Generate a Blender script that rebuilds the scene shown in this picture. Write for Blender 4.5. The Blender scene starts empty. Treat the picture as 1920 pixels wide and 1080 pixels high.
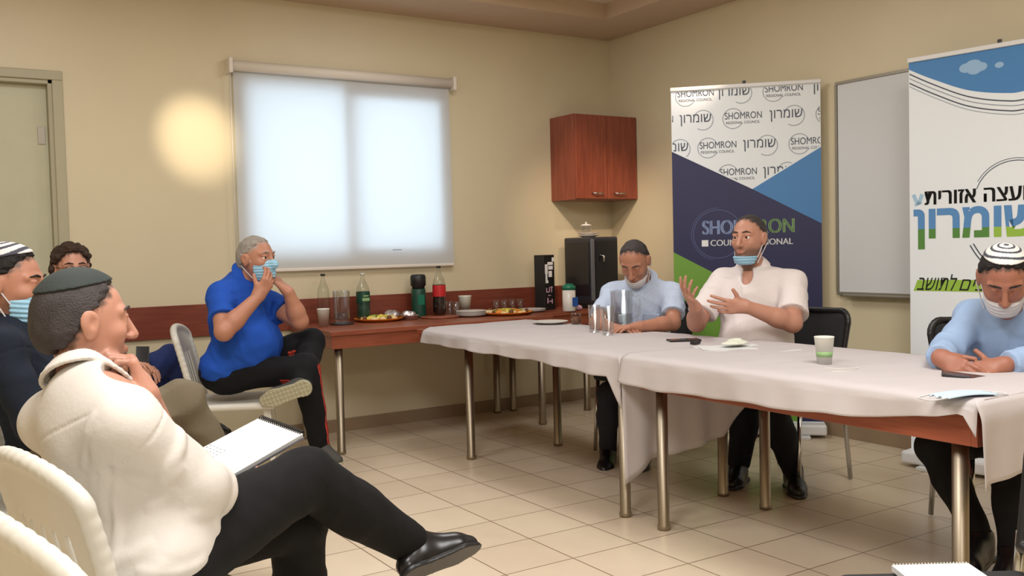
import bpy, bmesh, math, random
import numpy as np
from mathutils import Vector, Matrix, Quaternion

SC = bpy.context.scene
COL = SC.collection
rng = random.Random(7)

# ------------------------------------------------------------------ camera
cam_data = bpy.data.cameras.new('camera')
cam_data.sensor_width = 36.0
cam_data.lens = 36.0 * 1757.28 / 1920.0
cam_data.clip_start = 0.05
cam = bpy.data.objects.new('camera', cam_data)
COL.objects.link(cam)
cam.matrix_world = Matrix([[0.84246, 0.04388, -0.53697, -4.79649], [-0.5382, 0.02282, -0.84251, -5.99103], [-0.02472, 0.99878, 0.04284, 1.22], [0.0, 0.0, 0.0, 1.0]])
SC.camera = cam

# ------------------------------------------------------------------ sky, lamps, exposure
SC.view_settings.view_transform = 'Standard'
SC.view_settings.look = 'None'
SC.view_settings.gamma = 1.0
SC.view_settings.use_curve_mapping = False
SC.view_settings.exposure = 0.0
world = bpy.data.worlds.new('daylight')
SC.world = world
world.use_nodes = True
wb_ = world.node_tree.nodes['Background']
wb_.inputs[0].default_value = (0.74, 0.89, 1.0, 1)
wb_.inputs[1].default_value = 3.9

def area(name, loc, size, power, col, spread=150, aim=None, size_y=None):
    l = bpy.data.lights.new(name, 'AREA')
    l.energy = power; l.color = col; l.size = size
    if size_y:
        l.shape = 'RECTANGLE'; l.size_y = size_y
    l.spread = math.radians(spread)
    o = bpy.data.objects.new(name, l); COL.objects.link(o)
    o.location = loc
    d = Vector(aim) - Vector(loc) if aim else Vector((0, 0, -1))
    o.rotation_euler = d.to_track_quat('-Z', 'Y').to_euler()
    return o

def spot(name, loc, aim, power, col, angle, blend=1.0, radius=0.04):
    l = bpy.data.lights.new(name, 'SPOT')
    l.energy = power; l.color = col; l.spot_size = math.radians(angle); l.spot_blend = blend
    l.shadow_soft_size = radius
    o = bpy.data.objects.new(name, l); COL.objects.link(o)
    o.location = loc
    o.rotation_euler = (Vector(aim) - Vector(loc)).to_track_quat('-Z', 'Y').to_euler()
    return o

WARM = (1.0, 0.86, 0.68); NEUT = (1.0, 0.985, 0.965)
area('ceiling_light', (-4.4, -4.3, 2.93), 1.0, 62, NEUT, 180)
area('ceiling_light', (-2.3, -4.9, 2.93), 1.0, 50, NEUT, 180)
area('ceiling_light', (-4.3, -1.9, 2.93), 0.8, 24, NEUT, 180)
area('ceiling_light', (-1.9, -1.7, 2.93), 0.8, 22, NEUT, 180)
area('ceiling_light', (-4.6, -7.2, 2.93), 1.0, 70, NEUT, 180)  # added behind the camera to light the walls from the front
spot('added_wall_highlight', (-3.7, -2.3, 2.9), (-3.27, 0.0, 1.95), 300, (1.0, 0.84, 0.60), 14)  # added spot imitating a lamp's reflection in the glossy wall paint
spot('corner_spotlight', (-1.9, -1.6, 2.9), (-0.30, -0.2, 1.22), 150, (1.0, 0.76, 0.54), 34)
spot('corner_spotlight', (-0.75, -2.2, 2.86), (-0.12, -0.35, 1.25), 95, (1.0, 0.76, 0.56), 31)

# ------------------------------------------------------------------ materials
def new_mat(name):
    m = bpy.data.materials.new(name); m.use_nodes = True
    nt = m.node_tree
    return m, nt, nt.nodes['Principled BSDF']

def lin(c):
    return tuple(((v / 255) / 12.92 if v / 255 <= .04045 else (((v / 255) + .055) / 1.055) ** 2.4) for v in c)

def mat(name, rgb, rough=.6, metal=0.0, bump=0.0, bscale=60, vary=0.0, vscale=6, spec=.5, sheen=0.0, detail=4):
    m, nt, b = new_mat(name)
    c = lin(rgb)
    b.inputs['Base Color'].default_value = (*c, 1)
    b.inputs['Roughness'].default_value = rough
    b.inputs['Metallic'].default_value = metal
    b.inputs['Specular IOR Level'].default_value = spec
    if sheen: b.inputs['Sheen Weight'].default_value = sheen
    tc = nt.nodes.new('ShaderNodeTexCoord')
    if vary:
        n = nt.nodes.new('ShaderNodeTexNoise'); n.inputs['Scale'].default_value = vscale; n.inputs['Detail'].default_value = detail
        nt.links.new(tc.outputs['Object'], n.inputs['Vector'])
        r = nt.nodes.new('ShaderNodeValToRGB')
        r.color_ramp.elements[0].position = .3; r.color_ramp.elements[1].position = .7
        r.color_ramp.elements[0].color = (*[v * (1 - vary) for v in c], 1)
        r.color_ramp.elements[1].color = (*[min(1, v * (1 + vary)) for v in c], 1)
        nt.links.new(n.outputs['Fac'], r.inputs['Fac']); nt.links.new(r.outputs['Color'], b.inputs['Base Color'])
    if bump:
        n = nt.nodes.new('ShaderNodeTexNoise'); n.inputs['Scale'].default_value = bscale; n.inputs['Detail'].default_value = 5
        nt.links.new(tc.outputs['Object'], n.inputs['Vector'])
        bp = nt.nodes.new('ShaderNodeBump'); bp.inputs['Strength'].default_value = bump; bp.inputs['Distance'].default_value = .01
        nt.links.new(n.outputs['Fac'], bp.inputs['Height']); nt.links.new(bp.outputs['Normal'], b.inputs['Normal'])
    return m

def wood(name, c1, c2, rough=.35, axis='X', scale=3.0):
    m, nt, b = new_mat(name)
    tc = nt.nodes.new('ShaderNodeTexCoord'); mp = nt.nodes.new('ShaderNodeMapping')
    s = [14, 14, 14]; s['XYZ'.index(axis)] = 1.2
    mp.inputs['Scale'].default_value = s
    nt.links.new(tc.outputs['Object'], mp.inputs['Vector'])
    n = nt.nodes.new('ShaderNodeTexNoise'); n.inputs['Scale'].default_value = scale; n.inputs['Detail'].default_value = 8; n.inputs['Distortion'].default_value = .8
    nt.links.new(mp.outputs['Vector'], n.inputs['Vector'])
    r = nt.nodes.new('ShaderNodeValToRGB')
    r.color_ramp.elements[0].position = .32; r.color_ramp.elements[1].position = .72
    r.color_ramp.elements[0].color = (*lin(c1), 1); r.color_ramp.elements[1].color = (*lin(c2), 1)
    nt.links.new(n.outputs['Fac'], r.inputs['Fac']); nt.links.new(r.outputs['Color'], b.inputs['Base Color'])
    b.inputs['Roughness'].default_value = rough
    return m

def attr_mat(name, rough=.5, bump=0.0, bscale=120, spec=.5, sss=0.0):
    """colour read from the mesh's own colour attribute (prints, stripes, lips, fabric prints)"""
    m, nt, b = new_mat(name)
    a = nt.nodes.new('ShaderNodeAttribute'); a.attribute_name = 'tint'
    nt.links.new(a.outputs['Color'], b.inputs['Base Color'])
    b.inputs['Roughness'].default_value = rough; b.inputs['Specular IOR Level'].default_value = spec
    if sss:
        b.inputs['Subsurface Weight'].default_value = sss; b.inputs['Subsurface Radius'].default_value = (.012, .004, .002)
    if bump:
        tc = nt.nodes.new('ShaderNodeTexCoord')
        n = nt.nodes.new('ShaderNodeTexNoise'); n.inputs['Scale'].default_value = bscale; n.inputs['Detail'].default_value = 4
        nt.links.new(tc.outputs['Object'], n.inputs['Vector'])
        bp = nt.nodes.new('ShaderNodeBump'); bp.inputs['Strength'].default_value = bump; bp.inputs['Distance'].default_value = .008
        nt.links.new(n.outputs['Fac'], bp.inputs['Height']); nt.links.new(bp.outputs['Normal'], b.inputs['Normal'])
    return m

def glass(name, tint=(1, 1, 1), refl=.12, dens=.0):
    m = bpy.data.materials.new(name); m.use_nodes = True
    nt = m.node_tree; nt.nodes.clear()
    out = nt.nodes.new('ShaderNodeOutputMaterial'); mx = nt.nodes.new('ShaderNodeMixShader')
    tr = nt.nodes.new('ShaderNodeBsdfTransparent'); gl = nt.nodes.new('ShaderNodeBsdfGlossy')
    tr.inputs[0].default_value = (*tint, 1); gl.inputs['Roughness'].default_value = .06
    lw = nt.nodes.new('ShaderNodeLayerWeight'); lw.inputs['Blend'].default_value = .35
    ma = nt.nodes.new('ShaderNodeMath'); ma.operation = 'MULTIPLY_ADD'; ma.inputs[1].default_value = .45; ma.inputs[2].default_value = refl
    nt.links.new(lw.outputs['Facing'], ma.inputs[0])
    nt.links.new(ma.outputs[0], mx.inputs[0]); nt.links.new(tr.outputs[0], mx.inputs[1]); nt.links.new(gl.outputs[0], mx.inputs[2])
    nt.links.new(mx.outputs[0], out.inputs[0])
    return m

M = {}
M['wall'] = mat('wall_paint', (212, 200, 170), .42, bump=.03, bscale=40, vary=.03, vscale=1.5)
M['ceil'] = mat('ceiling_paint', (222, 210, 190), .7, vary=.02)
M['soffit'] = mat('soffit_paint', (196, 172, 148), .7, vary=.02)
M['tile_base'] = mat('skirting_tile', (150, 128, 104), .35, vary=.05)
M['door'] = mat('door_paint', (188, 186, 160), .45, vary=.03)
M['door_frame'] = mat('door_frame_paint', (172, 166, 140), .45)
M['alu'] = mat('white_aluminium', (225, 226, 228), .4)
M['blind_tube'] = mat('blind_cassette', (226, 218, 208), .45)
M['red_wood'] = wood('cherry_laminate', (112, 54, 40), (134, 68, 50), .33, 'X')
M['red_wood_z'] = wood('cherry_laminate_upright', (122, 58, 42), (148, 76, 54), .3, 'Z')
M['table_wood'] = wood('cherry_table', (128, 66, 46), (152, 84, 60), .3, 'X')
M['rail_wood'] = wood('cherry_rail', (134, 68, 48), (158, 86, 62), .3, 'Y')
M['steel'] = mat('brushed_steel', (160, 148, 130), .42, 1.0)
M['chrome'] = mat('chrome', (200, 200, 200), .15, 1.0)
M['cloth'] = mat('paper_tablecloth', (190, 183, 184), .75, bump=.12, bscale=22, vary=.02, vscale=4)
M['white_plastic'] = mat('white_plastic', (206, 203, 194), .38, vary=.02)
M['black_fabric'] = mat('black_fabric', (34, 34, 36), .85, bump=.2, bscale=180)
M['black_plastic'] = mat('black_plastic', (26, 26, 28), .4)
M['black_gloss'] = mat('black_gloss', (28, 28, 32), .12)
M['dark_panel'] = mat('dark_panel', (40, 42, 50), .2)
M['grey_metal'] = mat('grey_metal', (120, 122, 132), .35, .6)
M['paper'] = mat('white_paper', (214, 215, 216), .7)
M['ceramic'] = mat('white_ceramic', (214, 208, 202), .3)
M['foam'] = mat('paper_cup', (226, 226, 216), .55)
M['green'] = mat('green_plastic', (20, 110, 84), .4)
M['darkgreen'] = mat('dark_green_label', (14, 66, 52), .4)
M['blue'] = mat('blue_label', (36, 84, 160), .45)
M['red'] = mat('red_label', (190, 36, 40), .4)
M['cola'] = mat('dark_cola', (34, 14, 12), .12)
M['orange'] = mat('orange_tray', (222, 130, 40), .4)
M['foil'] = mat('foil', (206, 200, 204), .28, .9, bump=.6, bscale=30)
M['pink'] = mat('pink_plastic', (214, 170, 190), .45)
M['navy_print'] = mat('navy_print', (36, 38, 82), .45)
M['sky_print'] = mat('blue_print', (70, 130, 190), .45)
M['green_print'] = mat('green_print', (112, 160, 60), .45)
M['white_print'] = mat('white_print', (234, 240, 246), .5)
M['ink'] = mat('dark_ink', (66, 74, 94), .5)
M['ink_grey'] = mat('grey_ink', (140, 150, 166), .5)
M['black_ink'] = mat('black_ink', (16, 16, 18), .5)
M['white_ink'] = mat('white_ink', (236, 236, 238), .5)
M['pale_blue_ink'] = mat('pale_blue_ink', (160, 180, 226), .5)
M['ring_ink'] = mat('blue_grey_ink', (86, 94, 140), .5)
M['green_ink'] = mat('green_ink', (140, 178, 120), .5)
M['board'] = mat('whiteboard_surface', (212, 214, 216), .25)
M['board_frame'] = mat('whiteboard_frame', (150, 144, 132), .4, .6)
M['glass'] = glass('clear_glass', (.95, .96, .96), .03)
M['pane'] = glass('window_glass', (.97, .99, 1), .03)
M['pet'] = glass('clear_bottle_plastic', (.92, .94, .92), .03)
M['mask_blue'] = mat('mask_blue', (150, 196, 222), .8)
M['mask_pale'] = mat('mask_pale_blue', (182, 206, 226), .8)
M['mask_white'] = mat('mask_white', (204, 202, 206), .8)
M['fruit_y'] = mat('yellow_fruit', (228, 206, 90), .4)
M['fruit_g'] = mat('green_fruit', (150, 168, 60), .4)
M['fruit_o'] = mat('orange_fruit', (226, 140, 50), .4)
M['pastry'] = mat('pale_pastry', (226, 200, 150), .6, bump=.3)
M['brown_food'] = mat('brown_food', (110, 66, 40), .6)
M['eye'] = attr_mat('eye', .12)
M['skin'] = attr_mat('skin', .5, bump=.05, bscale=150, sss=.12)
M['striped'] = attr_mat('striped_knit', .8, bump=.15)
M['clothes'] = attr_mat('dyed_fabric', .85, bump=.12, bscale=90, spec=.3)

# blind: thin fabric lit from behind by the sky
def blind_mat():
    m = bpy.data.materials.new('blind_fabric'); m.use_nodes = True
    nt = m.node_tree; nt.nodes.clear()
    out = nt.nodes.new('ShaderNodeOutputMaterial'); mx = nt.nodes.new('ShaderNodeMixShader')
    tl = nt.nodes.new('ShaderNodeBsdfTranslucent'); df = nt.nodes.new('ShaderNodeBsdfDiffuse')
    tl.inputs[0].default_value = (.62, .66, .70, 1); df.inputs[0].default_value = (.80, .79, .78, 1)
    mx.inputs[0].default_value = .45
    nt.links.new(df.outputs[0], mx.inputs[1]); nt.links.new(tl.outputs[0], mx.inputs[2]); nt.links.new(mx.outputs[0], out.inputs[0])
    return m
M['blind'] = blind_mat()

def tile_mat():
    m, nt, b = new_mat('floor_tiles')
    tc = nt.nodes.new('ShaderNodeTexCoord'); sp = nt.nodes.new('ShaderNodeSeparateXYZ')
    nt.links.new(tc.outputs['Object'], sp.inputs[0])
    def mth(op, a, b_=None, c=None):
        n = nt.nodes.new('ShaderNodeMath'); n.operation = op
        for i, v in enumerate((a, b_, c)):
            if v is None: continue
            if isinstance(v, (int, float)): n.inputs[i].default_value = v
            else: nt.links.new(v, n.inputs[i])
        return n.outputs[0]
    gl = []; ids = []
    for ax, x0, s in (('X', -2.67, .3135), ('Y', -2.741, .3112)):
        u = mth('DIVIDE', mth('SUBTRACT', sp.outputs[ax], x0), s)
        fr = mth('FRACT', u)
        dist = mth('ABSOLUTE', mth('SUBTRACT', fr, .5))
        gl.append(mth('GREATER_THAN', dist, .5 - .0085)); ids.append(mth('FLOOR', u))
    g = mth('MAXIMUM', gl[0], gl[1])
    cb = nt.nodes.new('ShaderNodeCombineXYZ'); nt.links.new(ids[0], cb.inputs[0]); nt.links.new(ids[1], cb.inputs[1])
    wn = nt.nodes.new('ShaderNodeTexWhiteNoise'); nt.links.new(cb.outputs[0], wn.inputs['Vector'])
    ns = nt.nodes.new('ShaderNodeTexNoise'); ns.inputs['Scale'].default_value = 7; ns.inputs['Detail'].default_value = 6
    nt.links.new(tc.outputs['Object'], ns.inputs['Vector'])
    v = mth('ADD', mth('MULTIPLY', wn.outputs['Value'], .45), mth('MULTIPLY', ns.outputs['Fac'], .55))
    r = nt.nodes.new('ShaderNodeValToRGB')
    r.color_ramp.elements[0].color = (*lin((206, 188, 164)), 1); r.color_ramp.elements[1].color = (*lin((224, 208, 184)), 1)
    nt.links.new(v, r.inputs['Fac'])
    mx = nt.nodes.new('ShaderNodeMix'); mx.data_type = 'RGBA'
    nt.links.new(g, mx.inputs['Factor']); nt.links.new(r.outputs['Color'], mx.inputs['A']); mx.inputs['B'].default_value = (*lin((128, 106, 84)), 1)
    nt.links.new(mx.outputs['Result'], b.inputs['Base Color'])
    b.inputs['Roughness'].default_value = .32
    bp = nt.nodes.new('ShaderNodeBump'); bp.inputs['Strength'].default_value = .25; bp.inputs['Distance'].default_value = .004; bp.invert = True
    nt.links.new(g, bp.inputs['Height']); nt.links.new(bp.outputs['Normal'], b.inputs['Normal'])
    return m
M['tiles'] = tile_mat()

# ------------------------------------------------------------------ mesh helpers
class MB:
    """collects shapes into one mesh; build() links it as one object"""
    def __init__(s): s.v = []; s.f = []; s.m = []; s.cur = 0; s.sm = []; s.smooth = True
    def _add(s, vs, fs, smooth=None):
        o = len(s.v); s.v += [tuple(v) for v in vs]
        s.f += [tuple(i + o for i in f) for f in fs]; s.m += [s.cur] * len(fs)
        s.sm += [s.smooth if smooth is None else smooth] * len(fs)
    def box(s, lo, hi, mtx=None):
        x0, y0, z0 = lo; x1, y1, z1 = hi
        vs = [Vector(p) for p in ((x0,y0,z0),(x1,y0,z0),(x1,y1,z0),(x0,y1,z0),(x0,y0,z1),(x1,y0,z1),(x1,y1,z1),(x0,y1,z1))]
        if mtx: vs = [mtx @ v for v in vs]
        s._add(vs, [(0,3,2,1),(4,5,6,7),(0,1,5,4),(1,2,6,5),(2,3,7,6),(3,0,4,7)], False)
        return s
    def tube(s, pts, r, n=12, caps=True, flat=None):
        pts = [Vector(p) for p in pts]; N = len(pts)
        rs = r if isinstance(r, (list, tuple)) else [r] * N
        vs = []; fs = []; prev = None
        for i, p in enumerate(pts):
            d = (pts[min(i + 1, N - 1)] - pts[max(i - 1, 0)]).normalized()
            if prev is None:
                a = Vector((0, 0, 1)) if abs(d.z) < .9 else Vector((1, 0, 0))
                u = (a - d * a.dot(d)).normalized()
            else:
                u = (prev - d * prev.dot(d)).normalized()
            prev = u; w = d.cross(u)
            for k in range(n):
                t = 2 * math.pi * k / n
                vs.append(p + rs[i] * (u * math.cos(t) + w * math.sin(t)))
        for i in range(N - 1):
            for k in range(n):
                fs.append((i*n+k, i*n+(k+1)%n, (i+1)*n+(k+1)%n, (i+1)*n+k))
        if caps:
            s._add(vs, fs)
            o = len(s.v) - len(vs)
            s.f.append(tuple(o + k for k in range(n))[::-1]); s.f.append(tuple(o + (N-1)*n + k for k in range(n)))
            s.m += [s.cur] * 2; s.sm += [False] * 2
        else:
            s._add(vs, fs)
        return s
    def lathe(s, prof, c=(0, 0, 0), n=28, close=True):
        cx, cy, cz = c; vs = []; fs = []
        for (r, z) in prof:
            for k in range(n):
                t = 2 * math.pi * k / n
                vs.append((cx + r * math.cos(t), cy + r * math.sin(t), cz + z))
        for i in range(len(prof) - 1):
            for k in range(n):
                fs.append((i*n+k, i*n+(k+1)%n, (i+1)*n+(k+1)%n, (i+1)*n+k))
        s._add(vs, fs)
        return s
    def poly(s, pts, smooth=False):
        s._add(pts, [tuple(range(len(pts)))], smooth); return s
    def grid(s, fn, nu, nv):
        vs = [fn(i / nu, j / nv) for j in range(nv + 1) for i in range(nu + 1)]
        fs = [(j*(nu+1)+i, j*(nu+1)+i+1, (j+1)*(nu+1)+i+1, (j+1)*(nu+1)+i) for j in range(nv) for i in range(nu)]
        s._add(vs, fs); return s
    def prism(s, pts, d):
        n = len(pts); d = Vector(d)
        vs = [Vector(p) for p in pts] + [Vector(p) + d for p in pts]
        fs = [tuple(range(n))[::-1], tuple(range(n, 2*n))] + [(i, (i+1)%n, n+(i+1)%n, n+i) for i in range(n)]
        s._add(vs, fs, False); return s
    def mesh(s, name, mats):
        me = bpy.data.meshes.new(name); me.from_pydata(s.v, [], s.f)
        for m_ in (mats if isinstance(mats, (list, tuple)) else [mats]): me.materials.append(m_)
        me.polygons.foreach_set('material_index', s.m); me.polygons.foreach_set('use_smooth', s.sm)
        me.update(); return me
    def build(s, name, mats, parent=None, bevel=0.0, solid=0.0, subsurf=0):
        o = bpy.data.objects.new(name, s.mesh(name, mats)); COL.objects.link(o)
        if parent: o.parent = parent
        if solid:
            md = o.modifiers.new('thick', 'SOLIDIFY'); md.thickness = solid; md.offset = 0
        if bevel:
            md = o.modifiers.new('edge', 'BEVEL'); md.width = bevel; md.segments = 2; md.limit_method = 'ANGLE'
        if subsurf:
            md = o.modifiers.new('sub', 'SUBSURF'); md.levels = subsurf; md.render_levels = subsurf
        return o

def tag(o, label=None, cat=None, group=None, kind=None):
    if label: o['label'] = label
    if cat: o['category'] = cat
    if group: o['group'] = group
    if kind: o['kind'] = kind
    return o
def thing(name, label, cat, loc=(0, 0, 0), rz=0, group=None):
    o = bpy.data.objects.new(name, None); COL.objects.link(o); o.empty_display_size = .1
    o.location = loc; o.rotation_euler = (0, 0, rz)
    return tag(o, label, cat, group)
def structure(o): o['kind'] = 'structure'; return o
def dup(root, loc=None, rz=None, label=None, group=None):
    r = root.copy(); COL.objects.link(r)
    if loc is not None: r.location = loc
    if rz is not None: r.rotation_euler = (0, 0, rz)
    if label: r['label'] = label
    if group: r['group'] = group
    for ch in list(root.children):
        c = ch.copy(); COL.objects.link(c); c.parent = r
        for g in list(ch.children):
            d = g.copy(); COL.objects.link(d); d.parent = c
    return r

# ------------------------------------------------------------------ signed-distance modelling
A_ = lambda p: np.asarray(p, dtype=np.float64)
def unit(v): v = A_(v); return v / np.linalg.norm(v)

def rc(a, b, ra, rb):                       # tapered capsule
    a = A_(a); b = A_(b); ba = b - a; L = max(ba @ ba, 1e-9)
    def f(P):
        q = P - a; h = np.clip(q @ ba / L, 0, 1)
        return np.linalg.norm(q - h[:, None] * ba, axis=1) - (ra + (rb - ra) * h)
    return f
def ell(c, r, R=None):                      # ellipsoid; R rows are its axes
    c = A_(c); r = A_(r); R = np.eye(3) if R is None else A_(R)
    def f(P):
        q = (P - c) @ R.T
        k0 = np.linalg.norm(q / r, axis=1); k1 = np.linalg.norm(q / (r * r), axis=1)
        return np.where(k1 > 1e-9, k0 * (k0 - 1) / np.maximum(k1, 1e-9), -r.min())
    return f
def rbox(c, hs, rad, R=None):
    c = A_(c); hs = A_(hs) - rad; R = np.eye(3) if R is None else A_(R)
    def f(P):
        q = np.abs((P - c) @ R.T) - hs
        return np.linalg.norm(np.maximum(q, 0), axis=1) + np.minimum(q.max(1), 0) - rad
    return f
def plane(o, n):                            # negative behind the plane
    o = A_(o); n = unit(n)
    return lambda P: (P - o) @ n
def smin(a, b, k):
    if k <= 0: return np.minimum(a, b)
    h = np.maximum(k - np.abs(a - b), 0) / k
    return np.minimum(a, b) - h * h * k * .25

class Field:
    def __init__(s): s.ops = []
    def u(s, f, k=.01): s.ops.append(('u', f, k)); return s
    def cut(s, f, k=.004): s.ops.append(('s', f, k)); return s      # remove f
    def keep(s, f, k=.004): s.ops.append(('i', f, k)); return s     # keep inside f
    def ripple(s, f): s.ops.append(('d', f, 0)); return s           # displacement
    def extract(s, lo, hi, h):
        B = 8
        lo = A_(lo); n = np.ceil((A_(hi) - lo) / (h * B)).astype(int)
        gx, gy, gz = np.meshgrid(*[np.arange(k) for k in n], indexing='ij')
        cen = np.stack([gx, gy, gz], -1).reshape(-1, 3) * (h * B) + lo + h * (B - 1) / 2
        Rb = h * B * .5 * 1.7321
        D = np.full(len(cen), 10.0); dps = []
        for op, f, k in s.ops:
            d = f(cen); dps.append(d)
            if op == 'u': D = smin(D, d, k)
            elif op == 's': D = -smin(-D, d, k)
            elif op == 'i': D = -smin(-D, -d, k)
        act = np.abs(D) < Rb * 1.35 + .008
        ids = np.where(act)[0]
        off = np.stack(np.meshgrid(*[np.arange(B)] * 3, indexing='ij'), -1).reshape(-1, 3) * h
        base = cen[ids] - h * (B - 1) / 2
        P = (base[:, None, :] + off[None]).reshape(-1, 3)
        V = np.full(len(P), 10.0).reshape(len(ids), -1)
        P = P.reshape(len(ids), -1, 3)
        for (op, f, k), d0 in zip(s.ops, dps):
            if op == 'u':
                m = np.where(d0[ids] - D[ids] < 2.2 * Rb + k + .01)[0]
                if not len(m): continue
                d = f(P[m].reshape(-1, 3)).reshape(len(m), -1)
                V[m] = smin(V[m], d, k)
            else:
                d = f(P.reshape(-1, 3)).reshape(len(ids), -1)
                if op == 's': V = -smin(-V, d, k)
                elif op == 'i': V = -smin(-V, -d, k)
                else: V = V + d
        G4 = np.repeat(D[:, None], B ** 3, 1).astype(np.float32)
        G4[ids] = V
        G = G4.reshape(*n, B, B, B).transpose(0, 3, 1, 4, 2, 5).reshape(n[0]*B, n[1]*B, n[2]*B)
        return surface_nets(G, lo, h)

def surface_nets(G, lo, h):
    ins = G < 0
    cnt = np.zeros(tuple(k - 1 for k in G.shape), np.int8)
    sl = lambda a, b, c: (slice(a, G.shape[0] - 1 + a), slice(b, G.shape[1] - 1 + b), slice(c, G.shape[2] - 1 + c))
    for a in (0, 1):
        for b in (0, 1):
            for c in (0, 1): cnt += ins[sl(a, b, c)]
    cells = np.argwhere((cnt > 0) & (cnt < 8))
    idx = np.full(cnt.shape, -1, np.int32)
    idx[tuple(cells.T)] = np.arange(len(cells))
    cor = np.array([(a, b, c) for a in (0, 1) for b in (0, 1) for c in (0, 1)])
    vals = np.stack([G[tuple((cells + o).T)] for o in cor], 1)
    pos = np.zeros((len(cells), 3)); num = np.zeros(len(cells))
    for i in range(8):
        for j in range(i + 1, 8):
            if np.abs(cor[i] - cor[j]).sum() != 1: continue
            m = (vals[:, i] < 0) != (vals[:, j] < 0)
            t = vals[m, i] / (vals[m, i] - vals[m, j])
            pos[m] += cor[i] + t[:, None] * (cor[j] - cor[i]); num[m] += 1
    pos = (cells + pos / num[:, None]) * h + lo
    quads = []
    for ax in range(3):
        e = [slice(None)] * 3; e2 = [slice(None)] * 3
        e[ax] = slice(0, -1); e2[ax] = slice(1, None)
        a, b = ins[tuple(e)], ins[tuple(e2)]
        o1, o2 = [(1, 2), (2, 0), (0, 1)][ax]
        for fl in (True, False):
            q = np.argwhere((a != b) & (a == fl))
            ok = (q[:, o1] > 0) & (q[:, o2] > 0) & (q[:, o1] < cnt.shape[o1]) & (q[:, o2] < cnt.shape[o2]) & (q[:, ax] < cnt.shape[ax])
            q = q[ok]
            d1 = np.zeros(3, int); d1[o1] = 1; d2 = np.zeros(3, int); d2[o2] = 1
            Q = np.stack([idx[tuple((q - d1 - d2).T)], idx[tuple((q - d2).T)], idx[tuple(q.T)], idx[tuple((q - d1).T)]], 1)
            quads.append(Q if fl else Q[:, ::-1])
    Q = np.concatenate(quads)
    a = Q.ravel(); nb = np.concatenate([np.roll(Q, 1, 1).ravel(), np.roll(Q, -1, 1).ravel()]); a = np.concatenate([a, a])
    cn = np.maximum(np.bincount(a, minlength=len(pos)), 1)[:, None]
    for lam in (.5, -.52, .5, -.52, .5, -.52):           # even out the cell steps without shrinking
        av = np.stack([np.bincount(a, weights=pos[nb, i], minlength=len(pos)) for i in range(3)], 1) / cn
        pos = pos + lam * (av - pos)
    return pos, Q

def np_mesh(name, V, Q, m, tint=None):
    me = bpy.data.meshes.new(name)
    me.vertices.add(len(V)); me.vertices.foreach_set('co', V.astype(np.float32).ravel())
    me.loops.add(Q.size); me.loops.foreach_set('vertex_index', Q.astype(np.int32).ravel())
    me.polygons.add(len(Q))
    me.polygons.foreach_set('loop_start', np.arange(0, Q.size, 4, dtype=np.int32))
    me.polygons.foreach_set('loop_total', np.full(len(Q), 4, dtype=np.int32))
    me.polygons.foreach_set('use_smooth', np.ones(len(Q), dtype=bool))
    me.materials.append(m)
    me.update(calc_edges=True); me.validate()
    if tint is not None:
        a = me.attributes.new('tint', 'FLOAT_COLOR', 'POINT')
        a.data.foreach_set('color', np.concatenate([tint, np.ones((len(V), 1))], 1).astype(np.float32).ravel())
    return me
def np_obj(name, V, Q, m, tint=None, parent=None, origin=None):
    if origin is not None: V = V - A_(origin)
    o = bpy.data.objects.new(name, np_mesh(name, V, Q, m, tint)); COL.objects.link(o)
    if parent: o.parent = parent
    return o

def wrinkles(seed, amp, freq, stretch=None):
    r = np.random.RandomState(seed)
    K = r.normal(size=(5, 3)); K /= np.linalg.norm(K, axis=1)[:, None]
    fr = freq * np.array([.6, .8, 1.0, 1.4, 1.9]); ph = r.uniform(0, 6.28, 5); W = r.normal(size=(5, 3)) * freq * .35
    wt = np.array([1, 1, .8, .6, .4]) * amp * .45
    def f(P):
        d = np.zeros(len(P))
        for i in range(5):
            d -= wt[i] * (1 - 2 * np.sqrt(np.sin(P @ K[i] * fr[i] + ph[i] + 1.1 * np.sin(P @ W[i] + ph[i] * 2)) ** 2 + .02))
        return d
    return f

def folds(seed, lines):
    """cloth folds: ridges along short curves given as (points3d, height, width)"""
    def f(P):
        d = np.zeros(len(P))
        for pts, h, w in lines:
            pts = A_(pts); c = pts.mean(0); R_ = np.linalg.norm(pts - c, axis=1).max() + 3 * w
            near = np.where(np.linalg.norm(P - c, axis=1) < R_)[0]
            if not len(near): continue
            q = P[near]; dm = np.full(len(near), 9.0); tt = np.zeros(len(near)); n_ = len(pts) - 1
            for i in range(n_):
                a, b = pts[i], pts[i + 1]; ba = b - a
                t = np.clip((q - a) @ ba / max(ba @ ba, 1e-9), 0, 1)
                dd = np.linalg.norm(q - a - t[:, None] * ba, axis=1); m = dd < dm
                dm = np.where(m, dd, dm); tt = np.where(m, (i + t) / n_, tt)
            d[near] -= h * np.exp(-(dm / w) ** 2) * np.sin(np.clip(tt, 0, 1) * math.pi) ** .7
        return d
    return f

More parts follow.
